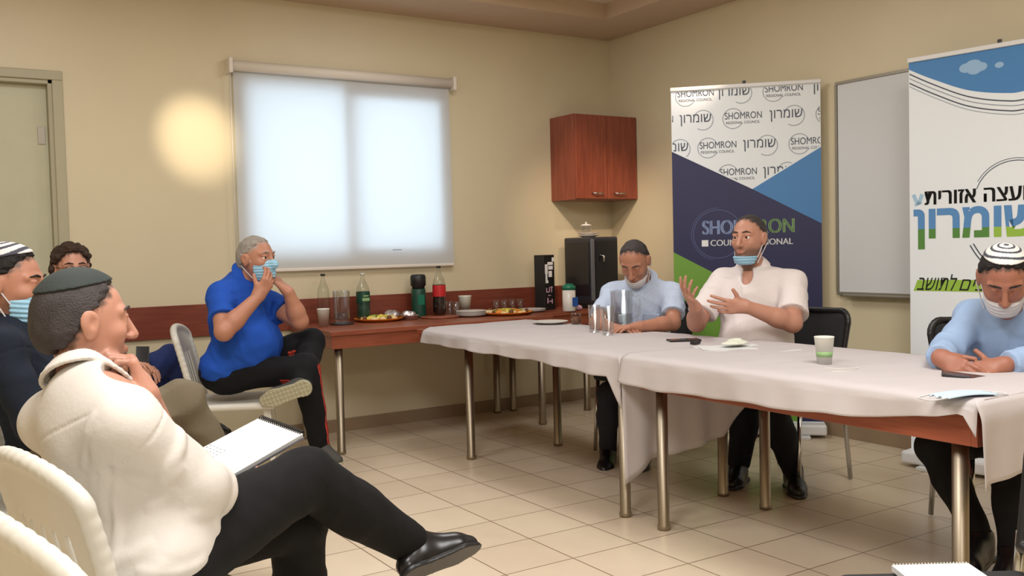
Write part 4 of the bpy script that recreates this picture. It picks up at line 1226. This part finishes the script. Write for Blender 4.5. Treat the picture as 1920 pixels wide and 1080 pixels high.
    for S in 'LR':
        a, e, w = g['sh' + S], g['el' + S], g['wr' + S]
        L = sh['sleeve' + S] if 'sleeve' + S in sh else sh['sleeve']
        if L <= 1:
            end = a + (e - a) * L; F.u(rc(a, end, .064*big, .060*big + .006), .03)
            F.u(rc(end - (e - a) * .04, end, .060*big + .009, .060*big + .009), .004)
            F.cut(plane(end, -unit(e - a)) if 0 else (lambda P, end=end, ax=unit(e - a), r=.14: np.maximum(-((P - end) @ ax), np.linalg.norm(P - end - np.outer((P - end) @ ax, ax), axis=1) - .085)), .003) if sh.get('trim', 1) else None
        else:
            F.u(rc(a, e, .064*big, .054*big + .004), .03)
            end = e + (w - e) * (L - 1); F.u(rc(e, end, .056*big + .004, .049*big + (.006 if sh.get('rolled') else 0)), .02)
            F.u(rc(end - (w - e) * .08, end, .051*big + (.006 if sh.get('rolled') else 0), .050*big + (.006 if sh.get('rolled') else 0)), .006)
            F.cut((lambda P, end=end, ax=unit(w - e): np.maximum(-((P - end) @ ax), np.linalg.norm(P - end - np.outer((P - end) @ ax, ax), axis=1) - .07)), .003)
    F.ripple(wrinkles(cfg.get('seed', 1) + 20, sh.get('amp', .005), sh.get('freq', 34)))
    # folds: sagging across the waist and belly, fanning from the armpits, bunching round the elbows
    rs = np.random.RandomState(cfg.get('seed', 1) + 60); lines = []; fh = sh.get('fold', .007)
    def skinpt(th, hgt):                          # a point on the torso's surface
        dirv = math.cos(th) * fwd + math.sin(th) * left; o_ = tp(.012, 0, hgt); lo_, hi_ = .02, .34
        core = Field(); torso(core, o); Z = np.stack([o_ + dirv * r_ for r_ in np.linspace(.04, .36, 65)]); D_ = np.full(65, 10.0)
        for _, f_, k_ in core.ops: D_ = smin(D_, f_(Z), k_)
        w_ = np.where(D_ < 0)[0]; return Z[w_[-1]] if len(w_) else Z[0]
    for i in range(sh.get('nfold', 16)):
        th = rs.uniform(-math.pi, math.pi); hg = rs.uniform(-.05, .42); sp_ = rs.uniform(.25, .55); sl_ = rs.uniform(-.10, .10)
        lines.append(([skinpt(th + sp_ * q, hg + sl_ * q - .05 * (1 - q * q)) for q in (-1, -.5, 0, .5, 1)], fh * rs.uniform(.6, 1.2), rs.uniform(.010, .016)))
    for S_ in (1, -1):
        for i in range(sh.get('npit', 4)):
            bk_ = rs.choice([-1, 1]); t0 = S_ * math.pi / 2 + bk_ * .35
            lines.append(([skinpt(t0 + S_ * -0 + bk_ * .28 * q * (1 if S_ > 0 else -1) * (1 if S_ > 0 else -1), .80 - .10 * i * .6 - (.16 + .05 * i) * q) for q in (0, .5, 1, 1.5)], fh * .8, .012))
    for S in 'LR':
        a, e, w = g['sh' + S], g['el' + S], g['wr' + S]; L = sh['sleeve' + S] if 'sleeve' + S in sh else sh['sleeve']
        for j in range(sh.get('narm', 7)):
            t = rs.uniform(.30, min(L, 1.75)); 
            if t <= 1: c0, ax_ = a + (e - a) * t, unit(e - a)
            else: c0, ax_ = e + (w - e) * (t - 1), unit(w - e)
            e1 = unit(np.cross(ax_, (.3, .2, .9))); e2 = np.cross(ax_, e1); p0 = rs.uniform(0, 6.28); rr_ = .060 * big
            lines.append(([c0 + rr_ * (math.cos(p0 + q) * e1 + math.sin(p0 + q) * e2) + ax_ * q * rs.uniform(.005, .02) for q in np.linspace(-1.1, 1.1, 6)], fh * .75, .010))
    F.ripple(folds(0, lines))
    # button band, yoke and armhole seams
    def seams(P):
        l_ = (P - N) @ left; f_ = (P - N) @ fwd; u_ = (P - N) @ up_t
        d = np.where((np.abs(l_) < .017) & (f_ > 0) & (u_ < -.03), -.0022, 0)
        d = d + np.where((np.abs(u_ + .085) < .0035) & (f_ < -.02) & (np.abs(l_) < .19), .0022, 0)
        for S in 'LR':
            ax_ = unit(g['el' + S] - g['sh' + S]); q_ = (P - g['sh' + S]) @ ax_
            d = d + np.where((np.abs(q_ - .028) < .0035) & (np.linalg.norm(P - g['sh' + S], axis=1) < .12), .0024, 0)
        return d
    F.ripple(seams)
    # collar standing round the neck and folded down
    ax = unit(H(-.012, 0, -.055) - N); nf = unit(fwd - ax * (fwd @ ax)); ns = np.cross(ax, nf)
    prev = None; cu_ = sh.get('collar_up', .0); opn = sh.get('open', 20)
    for an in np.linspace(math.radians(opn), math.radians(360 - opn), 41):
        dr = max(math.cos(an), 0); dv = math.cos(an) * nf + math.sin(an) * ns
        p = N + ax * (.058 + cu_ - .050 * dr ** 1.4) + (.061 + .014 * dr) * dv
        p2 = p + dv * (.024 + .012 * dr) - ax * (.032 + .010 * dr)
        if prev is not None: F.u(rc(prev[0], p, .005, .005), .003); F.u(rc(prev[1], p2, .005, .005), .003); F.u(rc((prev[0] + prev[1]) / 2, (p + p2) / 2, .006, .006), .004)
        F.u(rc(p, p2, .0055, .0055), .003); prev = (p, p2)
    if sh.get('vneck'): F.cut(ell(N + fwd * .082 - up_t * .02, (.045, .030, .060), RT), .012)
    hem = sh.get('hem', -.16)
    F.keep(plane(tp(0, 0, hem), -up_t), .01)
    V, Q = F.extract(lo - .03, hi + .03, cfg.get('hs', .0048))
    T = np.tile(A_(lin(sh['col'])), (len(V), 1))
    if sh.get('stripes'):
        b_ = np.sin(((V - Pv) @ left) * sh['stripes'][0] + ((V - Pv) @ up_t) * sh['stripes'][2]) > .3; T = np.where(b_[:, None], A_(lin(sh['stripes'][1])), T)
    if sh.get('inner'):
        loc = (V - N) @ RT.T; m_ = (np.abs(loc[:, 1]) < .05 - (-loc[:, 2]) * .12) & (loc[:, 0] > .0) & (loc[:, 2] < .06); T = np.where(m_[:, None], A_(lin(sh['inner'])), T)
    so = np_obj(sh.get('name', 'shirt'), V, Q, M['clothes'], T, root, org)
    if sh.get('pocket'):
        for s in (sh['pocket'],):
            c = tp(.135*girth + .008, s*.085, .66)
            F = Field(); F.u(rbox(c, (.010, .048, .05), .006, RT), 0); F.keep(lambda P: P @ np.zeros(3) , 0) if 0 else None
            V, Q = F.extract(c - .08, c + .08, .004); np_obj('pocket', V, Q, M['clothes'], np.tile(A_(lin(sh['col'])) * .94, (len(V), 1)), so, None)
            so.children[-1].location = tuple(-org)
    # ---- trousers and shoes
    tr = cfg['trousers']; F = Field(); tb = tr.get('big', 1.0)
    F.u(ell(Pv - up_t * .02, (.130*girth, .172*girth, .12), RT), 0)
    for S in 'LR':
        hpt, kn, an = g['hip' + S], g['knee' + S], g['ank' + S]
        F.u(rc(hpt, kn, .088*tb, .066*tb), .04); F.u(rc(kn, kn + (an - kn) * .45, .066*tb, .062*tb), .02); F.u(rc(kn + (an - kn) * .4, an, .062*tb, .050*tb), .02)
    F.ripple(wrinkles(cfg.get('seed', 1) + 40, tr.get('amp', .005), 26))
    for S in 'LR':
        kn, an = g['knee' + S], g['ank' + S]; ax = unit(an - kn)
        F.cut((lambda P, end=an, ax=ax: np.maximum(-((P - end) @ ax), np.linalg.norm(P - end, axis=1) - .10)), .003)
    pts = np.stack([g[k_ + S] for k_ in ('hip', 'knee', 'ank') for S in 'LR'] + [Pv])
    V, Q = F.extract(pts.min(0) - .19, pts.max(0) + .19, .0058)
    T = np.tile(A_(lin(tr['col'])), (len(V), 1))
    if tr.get('side_stripe'):
        for S in 'LR':
            kn, an, hpt = g['knee' + S], g['ank' + S], g['hip' + S]
            for a_, b_ in ((kn, an),):
                ax = unit(b_ - a_); sd = A_(tr['side_stripe'][1]) * (1 if S == 'R' else tr.get('left_sign', -1)); sd = unit(sd - ax * (sd @ ax)); o2 = np.cross(ax, sd)
                rel = V - a_; al = rel @ ax; m0 = (al > -.02) & (al < np.linalg.norm(b_ - a_) + .02) & ((rel @ sd) > .02) & (np.linalg.norm(rel - np.outer(al, ax), axis=1) < .11)
                ww = rel @ o2; m_ = m0 & (np.abs(ww) < .026) & (np.abs(((ww + .026) % .0173) - .0087) < .0048)
                T = np.where(m_[:, None], A_(lin(tr['side_stripe'][0])), T)
    np_obj('trousers', V, Q, M['clothes'], T, root, org)
    for S in 'LR':
        an, toe = g['ank' + S], g['toe' + S]
        so_ = cfg.get('sole' + S); dn = unit(so_) if so_ is not None else A_((0, 0, -1.0))
        ft = toe - an; ft = unit(ft - dn * (ft @ dn)); LT = np.linalg.norm(toe - an)
        heel = an - ft * .045 + dn * .055; ball = an + ft * (LT - .075) + dn * .062; tip = an + ft * (LT - .03) + dn * .066
        F = Field(); F.u(rc(an - dn*.01, an + dn * .03, .043, .045), 0); F.u(rc(heel, ball, .036, .040), .03); F.u(rc(ball, tip, .040, .030), .02); F.u(rc(an + ft*.01, ball - dn*.005, .040, .036), .03)
        F.keep(plane(heel + dn * .024, dn), .004)
        F.cut(lambda P: np.linalg.norm(P - (an - dn * .05), axis=1) - .04, .006)
        b0, b1 = np.minimum(heel, tip) - .10, np.maximum(heel, tip) + .10
        V, Q = F.extract(b0, b1, .0045); sho = np_obj('shoe', V, Q, M[cfg['shoe_mat']], None, root, org)
        sd = np.cross(dn, ft); F = Field()
        F.u(rc(heel + dn*.028, heel + dn*.030, .042, .042), 0); F.u(rc(heel + dn*.028, ball + dn*.028, .037, .045), .02); F.u(rc(ball + dn*.028, tip + dn*.026, .045, .034), .02)
        F.keep(plane(heel + dn*.034, dn), .002); F.keep(plane(heel + dn*.018, -dn), .002)
        if cfg.get('tread'): F.cut(lambda P: np.maximum(-(((P - heel) @ dn) - .031), np.minimum(np.abs(((P @ ft) % .022) - .011), np.abs(((P @ sd) % .022) - .011)) - .003), .002)
        V, Q = F.extract(b0 - .02, b1 + .02, .0036); o_ = np_obj('sole', V, Q, M[cfg.get('sole_mat', 'black_plastic')], None, sho, None); o_.location = tuple(-org)
    return root

M['hair_black'] = mat('black_hair', (30, 26, 26), .6, bump=.5, bscale=220, spec=.3)
M['hair_brown'] = mat('dark_brown_hair', (58, 42, 34), .6, bump=.5, bscale=220, spec=.3)
M['hair_grey'] = mat('grey_hair', (150, 142, 134), .6, bump=.5, bscale=220, vary=.2, vscale=40, spec=.3)
M['hair_dark'] = mat('greying_dark_hair', (62, 56, 56), .6, bump=.5, bscale=240, vary=.25, vscale=30, spec=.3)
M['shoe_black'] = mat('black_leather', (24, 23, 25), .28)
M['sneaker'] = mat('grey_sneaker', (70, 70, 66), .7)
M['tread'] = mat('pale_rubber_sole', (168, 164, 138), .7)
RR = A_((.8433, -.5375, 0)); FW = A_((.5375, .8433, 0)); UP = A_((0, 0, 1.0))
def fl3(p, z): return (p[0], p[1], z)

# ------------------------------------------------------------------ the people in the room
# man in white shirt speaking and gesturing behind the table
person('person', 'man in white short-sleeved shirt behind the table, speaking with both hands raised, mask under chin', dict(
    pelvis=(-1.091, -2.595, 0.535), neck=(-1.130, -2.567, 1.069), head=(-1.186, -2.594, 1.238), face=-.66*RR-.75*FW-.02*UP,
    shL=(-1.053, -2.762, 1.003), shR=(-1.192, -2.400, 1.008), elL=(-1.206, -2.888, 0.820), wrL=(-1.420, -2.794, 0.908), elR=(-1.403, -2.430, 0.808), wrR=(-1.556, -2.589, 0.900),
    hipL=(-1.101, -2.685, 0.512), hipR=(-1.072, -2.514, 0.502), kneeL=(-1.390, -2.932, 0.424), kneeR=(-1.366, -2.734, 0.437), ankL=(-1.219, -2.892, 0.094), ankR=(-1.325, -2.635, 0.094),
    toeL=(-1.321, -3.020, 0.037), toeR=(-1.468, -2.712, 0.061)), dict(
    skin='fair', girth=1.14, belly=.03, arm=1.12, seed=11, head_scale=.99, head_up=(0, 0, 1), gaze=-.25*RR,
    handL=dict(d=-.95*RR+.05*UP-.1*FW, n=.95*FW+.2*UP, curls=(.22,.30,.38,.5), splay=.16, thumb=(.45,.85,-.1)),
    handR=dict(d=-.45*RR+.62*UP-.45*FW, n=.75*RR+.45*UP+.2*FW, curls=(.2,.28,.34,.42), splay=.2, thumb=(.5,.85,.1)),
    stubble=.7, hair_mat='hair_dark', hair_t=.006, hairline=-.014, hair_ang=38, hair_rough=.0015, scalp=.75,
    mask=dict(top=-.088, bot=-.135, down=-.016, mat='mask_blue', loose=1),
    shirt=dict(col=(226, 217, 217), sleeve=.78, amp=.005, freq=24, vneck=1, fold=.010, nfold=22, hem=-.12), trousers=dict(col=(17, 18, 26), big=1.1), shoe_mat='shoe_black'))
# man in light blue short sleeves reading
person('person', 'man in pale blue short-sleeved shirt behind the glass jug, looking down, mask under chin', dict(
    pelvis=(-1.180, -1.735, 0.457), neck=(-1.227, -1.820, 0.993), head=(-1.347, -1.880, 1.126), face=-.32*RR-.72*FW-.62*UP,
    shL=(-1.144, -1.972, 0.931), shR=(-1.349, -1.675, 0.932), elL=(-1.260, -2.095, 0.780), wrL=(-1.480, -2.074, 0.776), elR=(-1.533, -1.755, 0.779), wrR=(-1.578, -1.965, 0.764),
    hipL=(-1.163, -1.843, 0.429), hipR=(-1.230, -1.682, 0.418), kneeL=(-1.472, -2.075, 0.395), kneeR=(-1.606, -1.942, 0.399), ankL=(-1.420, -2.006, 0.071), ankR=(-1.546, -1.855, 0.062),
    toeL=(-1.565, -2.152, 0.046), toeR=(-1.692, -2.000, 0.037)), dict(
    skin='tan', girth=1.0, belly=.01, seed=5, closed=1, head_up=(0, 0, 1),
    handL=dict(d=-.9*RR-.3*FW, n=-1.0*UP, curl=.25), handR=dict(d=.7*RR-.5*FW, n=-1.0*UP, curl=.25),
    stubble=.25, hair_mat='hair_dark', hair_t=.005, hairline=-.018, hair_ang=38, scalp=.6, hair_rough=.0015,
    mask=dict(top=-.078, bot=-.130, down=-.012, mat='mask_white', loose=1),
    shirt=dict(col=(176, 190, 216), sleeve=.72, amp=.004, pocket=1, stripes=(700, (196, 208, 228), 0)), trousers=dict(col=(40, 42, 52)), shoe_mat='shoe_black'))
# man at the right edge with phone
person('person', 'man in light blue long-sleeved shirt, striped kippah and white mask, looking at his phone', dict(
    pelvis=(-1.147, -3.940, 0.462), neck=(-1.272, -4.003, 0.922), head=(-1.447, -4.075, 1.064), face=-.34*RR-.72*FW-.60*UP,
    shR=(-1.324, -3.876, 0.902), shL=(-1.244, -4.165, 0.904), elR=(-1.546, -3.906, 0.799), wrR=(-1.730, -4.003, 0.792), elL=(-1.430, -4.218, 0.782), wrL=(-1.614, -4.173, 0.771),
    hipR=(-1.189, -3.891, 0.428), hipL=(-1.144, -4.015, 0.426), kneeR=(-1.596, -3.893, 0.434), kneeL=(-1.541, -4.143, 0.407), ankR=(-1.617, -4.084, 0.137), ankL=(-1.676, -4.237, 0.131),
    toeR=(-1.849, -4.151, 0.121), toeL=(-1.901, -4.308, 0.117)), dict(
    skin='dark', girth=1.0, seed=8, closed=1, h=.0032, arm=.98, head_scale=1.0,
    handR=dict(d=-.75*FW+.38*RR-.30*UP, n=.62*RR-.55*UP+.3*FW, curls=(.30,.36,.42,.5), splay=.09, thumb=(.75,.55,.3)),
    handL=dict(d=-.92*RR-.12*FW-.13*UP, n=-.75*UP+.6*FW, curls=(.25,.28,.32,.36), splay=.10, thumb=(.1,.95,-.05), thumb_curl=.2),
    stubble=.3, hair_mat='hair_black', hair_t=.008, hairline=-.006, hair_ang=40, hair_rough=.0015,
    kippah=dict(dir=(-.26, .06, 1), cut=.066, cols=(lin((222, 220, 216)), lin((66, 68, 80))), bands=300, thr=.45),
    mask=dict(top=-.040, bot=-.126, tilt=.0, tilt2=-.2, down=-.004, mat='mask_white'),
    shirt=dict(col=(150, 174, 208), sleeve=1.93, amp=.0055, freq=30, hem=-.12, pocket=1), trousers=dict(col=(14, 14, 17)), shoe_mat='shoe_black'))
# man in blue polo adjusting his mask
person('person', 'grey-haired man in bright blue polo shirt holding his mask with both hands, legs crossed', dict(
    pelvis=(-3.385, -0.940, 0.612), neck=(-3.327, -1.000, 1.087), head=(-3.265, -1.081, 1.193), face=.86*RR-.40*FW+.0*UP,
    shR=(-3.466, -1.105, 1.006), shL=(-3.223, -0.857, 0.998), elR=(-3.505, -1.279, 0.837), wrR=(-3.322, -1.268, 1.004), elL=(-3.060, -1.134, 0.855), wrL=(-3.124, -1.157, 1.013),
    hipR=(-3.414, -1.040, 0.596), hipL=(-3.328, -0.881, 0.595), kneeR=(-3.070, -1.236, 0.606), kneeL=(-2.962, -1.037, 0.731), ankR=(-2.976, -1.152, 0.164), ankL=(-3.125, -1.299, 0.533),
    toeR=(-2.917, -1.241, 0.072), toeL=(-3.304, -1.236, 0.461)), dict(
    skin='tan', girth=1.16, belly=.045, arm=1.12, seed=3, closed=0,
    handR=dict(d=.50*RR+.80*UP+.15*FW, n=.55*FW-.35*RR+.2*UP, curls=(.5,.55,.6,.7), splay=.06, thumb=(.6,.6,.4)),
    handL=dict(d=-.62*RR+.70*UP-.1*FW, n=-.70*RR-.45*UP+.2*FW, curls=(.45,.5,.6,.7), splay=.06, thumb=(.6,.6,.4)),
    hair_mat='hair_grey', hair_t=.008, hairline=-.002, hair_ang=38, hair_rough=.003, scalp_col=(150, 140, 130), stubble=.15,
    mask=dict(top=-.016, bot=-.120, tilt=-.1, tilt2=-.2, mat='mask_blue'),
    shirt=dict(col=(28, 78, 176), sleeve=.66, amp=.005, freq=28, hem=-.10), 
    trousers=dict(col=(12, 13, 18), big=1.12, side_stripe=((206, 70, 54), (0.8, -.5, .1))), shoe_mat='sneaker', soleL=-.95*FW-.2*UP-.1*RR, tread=1, sole_mat='tread'))
# man in white shirt in front with notebook
person('person', 'man in white shirt and dark kippah seen from behind, notebook on his lap', dict(
    pelvis=(-4.389, -3.770, 0.516), neck=(-4.479, -3.645, 0.921), head=(-4.463, -3.577, 1.069), face=.76*RR+.66*FW-.06*UP,
    shR=(-4.426, -3.872, 0.857), shL=(-4.526, -3.453, 0.825), elR=(-4.278, -3.855, 0.703), wrR=(-4.165, -3.670, 0.613), elL=(-4.262, -3.511, 0.675), wrL=(-4.350, -3.681, 0.897),
    hipR=(-4.342, -3.823, 0.546), hipL=(-4.360, -3.576, 0.497), kneeR=(-3.955, -3.637, 0.632), kneeL=(-3.927, -3.497, 0.480), ankR=(-3.605, -3.542, 0.359), ankL=(-3.887, -3.334, -0.021),
    toeR=(-3.408, -3.549, 0.346), toeL=(-3.756, -3.331, -0.174)), dict(
    skin='fair', girth=1.10, belly=.03, arm=1.08, seed=17, h=.0034, hs=.0042, head_scale=1.0, closed=1,
    handR=dict(d=.30*RR+.92*FW-.15*UP, n=UP-.1*RR, curls=(.9,.95,1,1), splay=.05, thumb=(.7,.5,.4)),
    handL=dict(d=-.36*RR+.92*UP+.05*FW, n=-.80*RR-.35*FW, curls=(1.0,1.05,1.1,1.15), splay=.03, thumb=(.6,.4,.6)),
    stubble=.2, hair_mat='hair_dark', hair_t=.009, hairline=-.004, hair_ang=36, hair_rough=.0012, hair_freq=60, nape=-.090,
    kippah=dict(dir=(-.22, .0, 1), cut=.066, cols=(lin((40, 48, 46)), lin((40, 48, 46)))),
    shirt=dict(col=(206, 201, 195), sleeve=1.38, rolled=1, amp=.004, freq=18, fold=.013, nfold=30, npit=6, narm=12, hem=-.16, collar_up=.006), trousers=dict(col=(11, 11, 13), big=1.22, amp=.004), shoe_mat='shoe_black', soleR=-.62*UP+.50*RR-.5*FW))
# man with striped kippah at the left edge
person('person', 'man in navy jacket and striped white kippah, blue mask under his chin, khaki trousers', dict(
    pelvis=(-4.444, -2.615, 0.601), neck=(-4.576, -2.605, 1.011), head=(-4.543, -2.643, 1.144), face=.97*RR+.12*FW-.12*UP,
    shR=(-4.590, -2.813, 0.955), shL=(-4.529, -2.425, 0.947), elR=(-4.508, -2.900, 0.725), wrR=(-4.332, -2.895, 0.702), elL=(-4.401, -2.472, 0.685), wrL=(-4.240, -2.623, 0.668),
    hipR=(-4.449, -2.718, 0.605), hipL=(-4.410, -2.532, 0.575), kneeR=(-4.058, -2.783, 0.737), kneeL=(-4.021, -2.601, 0.578), ankR=(-3.893, -2.691, 0.419), ankL=(-3.952, -2.473, 0.225),
    toeR=(-3.748, -2.764, 0.325), toeL=(-3.861, -2.607, 0.133)), dict(
    skin='tan', girth=1.0, seed=23, closed=1,
    handR=dict(d=.9*RR+.2*UP, n=-1.0*UP, curl=.4), handL=dict(d=.9*RR, n=-1.0*UP, curl=.4),
    stubble=.5, hair_mat='hair_black', hair_t=.012, hairline=.0, hair_ang=36, hair_rough=.002,
    kippah=dict(dir=(-.28, -.05, 1), cut=.066, cols=(lin((206, 204, 206)), lin((58, 58, 70))), bands=260, thr=.3),
    mask=dict(top=-.055, bot=-.128, down=-.008, mat='mask_blue', tilt=-.3, loose=1),
    shirt=dict(name='jacket', col=(20, 28, 42), sleeve=1.95, amp=.004, hem=-.14, inner=(214, 214, 216)), trousers=dict(col=(112, 102, 84), big=1.08, amp=.007), shoe_mat='shoe_black'))
# man with curly hair by the door
person('person', 'man with thick brown curly hair and glasses by the door, dark blue clothes', dict(
    pelvis=(-3.990, -0.631, 0.500), neck=(-4.105, -0.603, 1.010), head=(-4.104, -0.643, 1.165), face=.62*RR-.78*FW-.05*UP,
    shR=(-4.222, -0.674, 0.950), shL=(-4.009, -0.525, 0.940), elR=(-4.186, -0.874, 0.726), wrR=(-3.946, -0.935, 0.662), elL=(-3.939, -0.559, 0.689), wrL=(-3.807, -0.740, 0.631),
    hipR=(-3.994, -0.723, 0.500), hipL=(-3.938, -0.569, 0.488), kneeR=(-3.612, -0.603, 0.660), kneeL=(-3.608, -0.491, 0.559), ankR=(-3.457, -0.601, 0.283), ankL=(-3.581, -0.482, 0.143),
    toeR=(-3.338, -0.704, 0.223), toeL=(-3.527, -0.615, 0.082)), dict(
    skin='fair', girth=.95, seed=29,
    handR=dict(d=.85*RR+.2*UP+.3*FW, n=-.9*UP-.3*FW, curl=.45), handL=dict(d=.7*RR-.5*FW, n=-1.0*UP, curl=.45),
    stubble=.3, hair_mat='hair_brown', hair_t=.022, hairline=.012, hair_ang=34, hair_rough=.006, hair_freq=70, curly=1, glasses=1,
    shirt=dict(col=(34, 40, 60), sleeve=1.9, amp=.004), trousers=dict(col=(38, 52, 104), big=1.1), shoe_mat='shoe_black'))

# ------------------------------------------------------------------ chairs
def seat_under(pelvis, facing, back=.02): 
    f = unit(A_((facing[0], facing[1], 0))); return (pelvis[0] - f[0] * back, pelvis[1] - f[1] * back, 0), math.atan2(f[1], f[0])
GP = 'white plastic chairs'
pc = plastic_chair('white plastic chair under the man in white shirt with notebook', *seat_under(tuple(A_((-4.385, -3.856, 0.522)) + .07*RR - .06*FW), .71*RR+.71*FW, .0), GP)
for p, f, lb, bk in (((-3.341, -0.967, 0.611), .98*RR+.20*FW, 'white plastic chair under the man in bright blue polo shirt', .03),
                 ((-4.444, -2.615, 0.601), .97*RR+.12*FW, 'white plastic chair under the man in navy jacket', .03),
                 ((-3.990, -0.631, 0.500), .80*RR+.30*FW, 'white plastic chair under the curly-haired man by the door', .03),
                 (tuple(A_((-4.385, -3.856, 0.522)) + .27*RR - .50*FW), .71*RR+.71*FW, 'empty white plastic chair in the bottom corner, only its rounded backrest in view', 0.0)):
    l_, a_ = seat_under(p, f, bk); dup(pc, l_, a_, lb)
GB = 'black chairs at the meeting tables'
l_, a_ = seat_under(tuple(A_((-1.091, -2.595, 0.535)) + A_((0, -.14, 0))), (-1, -.10), .0)
cc_ = conference_chair('black chair under the man in white short sleeves', l_, a_, GB)
for p, f, lb in (((-1.180, -1.735, 0.457), (-1, -.35), 'black chair under the man in pale blue short sleeves'),
                 (tuple(A_((-1.147, -3.940, 0.462)) + A_((.09, .08, 0))), (-.6, -.8), 'black chair with mesh back under the man with the striped kippah')):
    l_, a_ = seat_under(p, f, .0); dup(cc_, l_, a_, lb)

# ------------------------------------------------------------------ held things
def quad_frame(a, b, d):                       # a corner, b along x, d along y
    a, b, d = A_(a), A_(b), A_(d); x = unit(b - a); y = d - a; y = unit(y - x * (x @ y)); z = np.cross(x, y)
    m = Matrix(((x[0], y[0], z[0], a[0]), (x[1], y[1], z[1], a[1]), (x[2], y[2], z[2], a[2]), (0, 0, 0, 1)))
    return m, float(np.linalg.norm(b - a)), float(abs((d - a) @ y))
m_, w_, h_ = quad_frame((-4.185, -3.680, 0.653), (-3.917, -3.539, 0.717), (-4.193, -3.506, 0.706))
t = thing('notebook', 'open spiral notebook with white pages on the lap of the man in front', 'notebook'); t.matrix_world = m_
MB().box((0, 0, -.004), (w_, h_, .001)).build('cover', M['grey_metal'], t, bevel=.001)
MB().box((.002, .002, .001), (w_ - .004, h_ - .002, .012)).build('pages', M['paper'], t, bevel=.001)
b = MB()
for i in range(22):
    y = .008 + (h_ - .016) * i / 21
    b.tube([(w_ + .009 * math.cos(q) - .003, y, .005 + .015 * math.sin(q)) for q in np.linspace(0, 2 * math.pi, 11)], .0017, 5)
b.build('spiral_binding', M['black_plastic'], t)
b = MB(); rr = random.Random(2)
for i in range(9):
    x0 = .02 + .006 * (i % 2); y0 = h_ - .02 - i * .0085
    if y0 < .02: break
    for k in range(7):
        xx = .012 + .013 * i
        b.tube([(xx, .10 + .012*k if .10 + .012*k < h_ - .01 else h_ - .01, .0124), (xx + rr.uniform(-.003, .003), min(h_ - .008, .107 + .012*k), .0124)], .0006, 4)
b.build('handwriting', M['ink'], t)
# phone in the hands of the man at the right
m_, w_, h_ = quad_frame((-1.901, -4.121, 0.756), (-1.860, -4.183, 0.747), (-1.792, -4.060, 0.765))
t = thing('smartphone', 'dark smartphone held over the cloth by the man with the striped kippah', 'phone'); t.matrix_world = m_
MB().box((0, 0, -.004), (.14, .072, .004)).build('phone_body', M['black_plastic'], t, bevel=.002)
MB().box((.004, .004, .004), (.136, .068, .0045)).build('screen', M['black_gloss'], t)
# phone held by the curly-haired man
m_, w_, h_ = quad_frame((-3.842, -0.813, 0.641), (-3.791, -0.822, 0.637), (-3.836, -0.766, 0.709))
t = thing('smartphone', 'small dark phone held by the curly-haired man above his knee', 'phone'); t.matrix_world = m_
MB().box((0, 0, -.004), (.066, .13, .004)).build('phone_body', M['black_plastic'], t, bevel=.002)
MB().box((.004, .004, .004), (.062, .126, .0045)).build('screen', M['black_gloss'], t)
# notepad at the bottom edge on a dark chair
l_, a_ = seat_under((-3.048, -4.933, 0.528), (-.84, .54), 0.0)
nc = dup(cc_, (l_[0], l_[1], 0), a_, 'dark chair at the bottom edge carrying a white notepad')
t = thing('notepad', 'white notepad with spiral edge on the dark chair at the bottom edge', 'notepad', (l_[0] + .045, l_[1] + .07, .488), math.radians(-32))
MB().box((-.085, -.12, 0), (.085, .12, .014)).build('pages', M['paper'], t, bevel=.001)
b = MB()
for i in range(24):
    x = -.08 + .16 * i / 23
    b.tube([(x, .12 + .005 * math.cos(q), .007 + .009 * math.sin(q)) for q in np.linspace(0, 2 * math.pi, 9)], .0012, 5)
b.build('spiral_binding', M['white_plastic'], t)
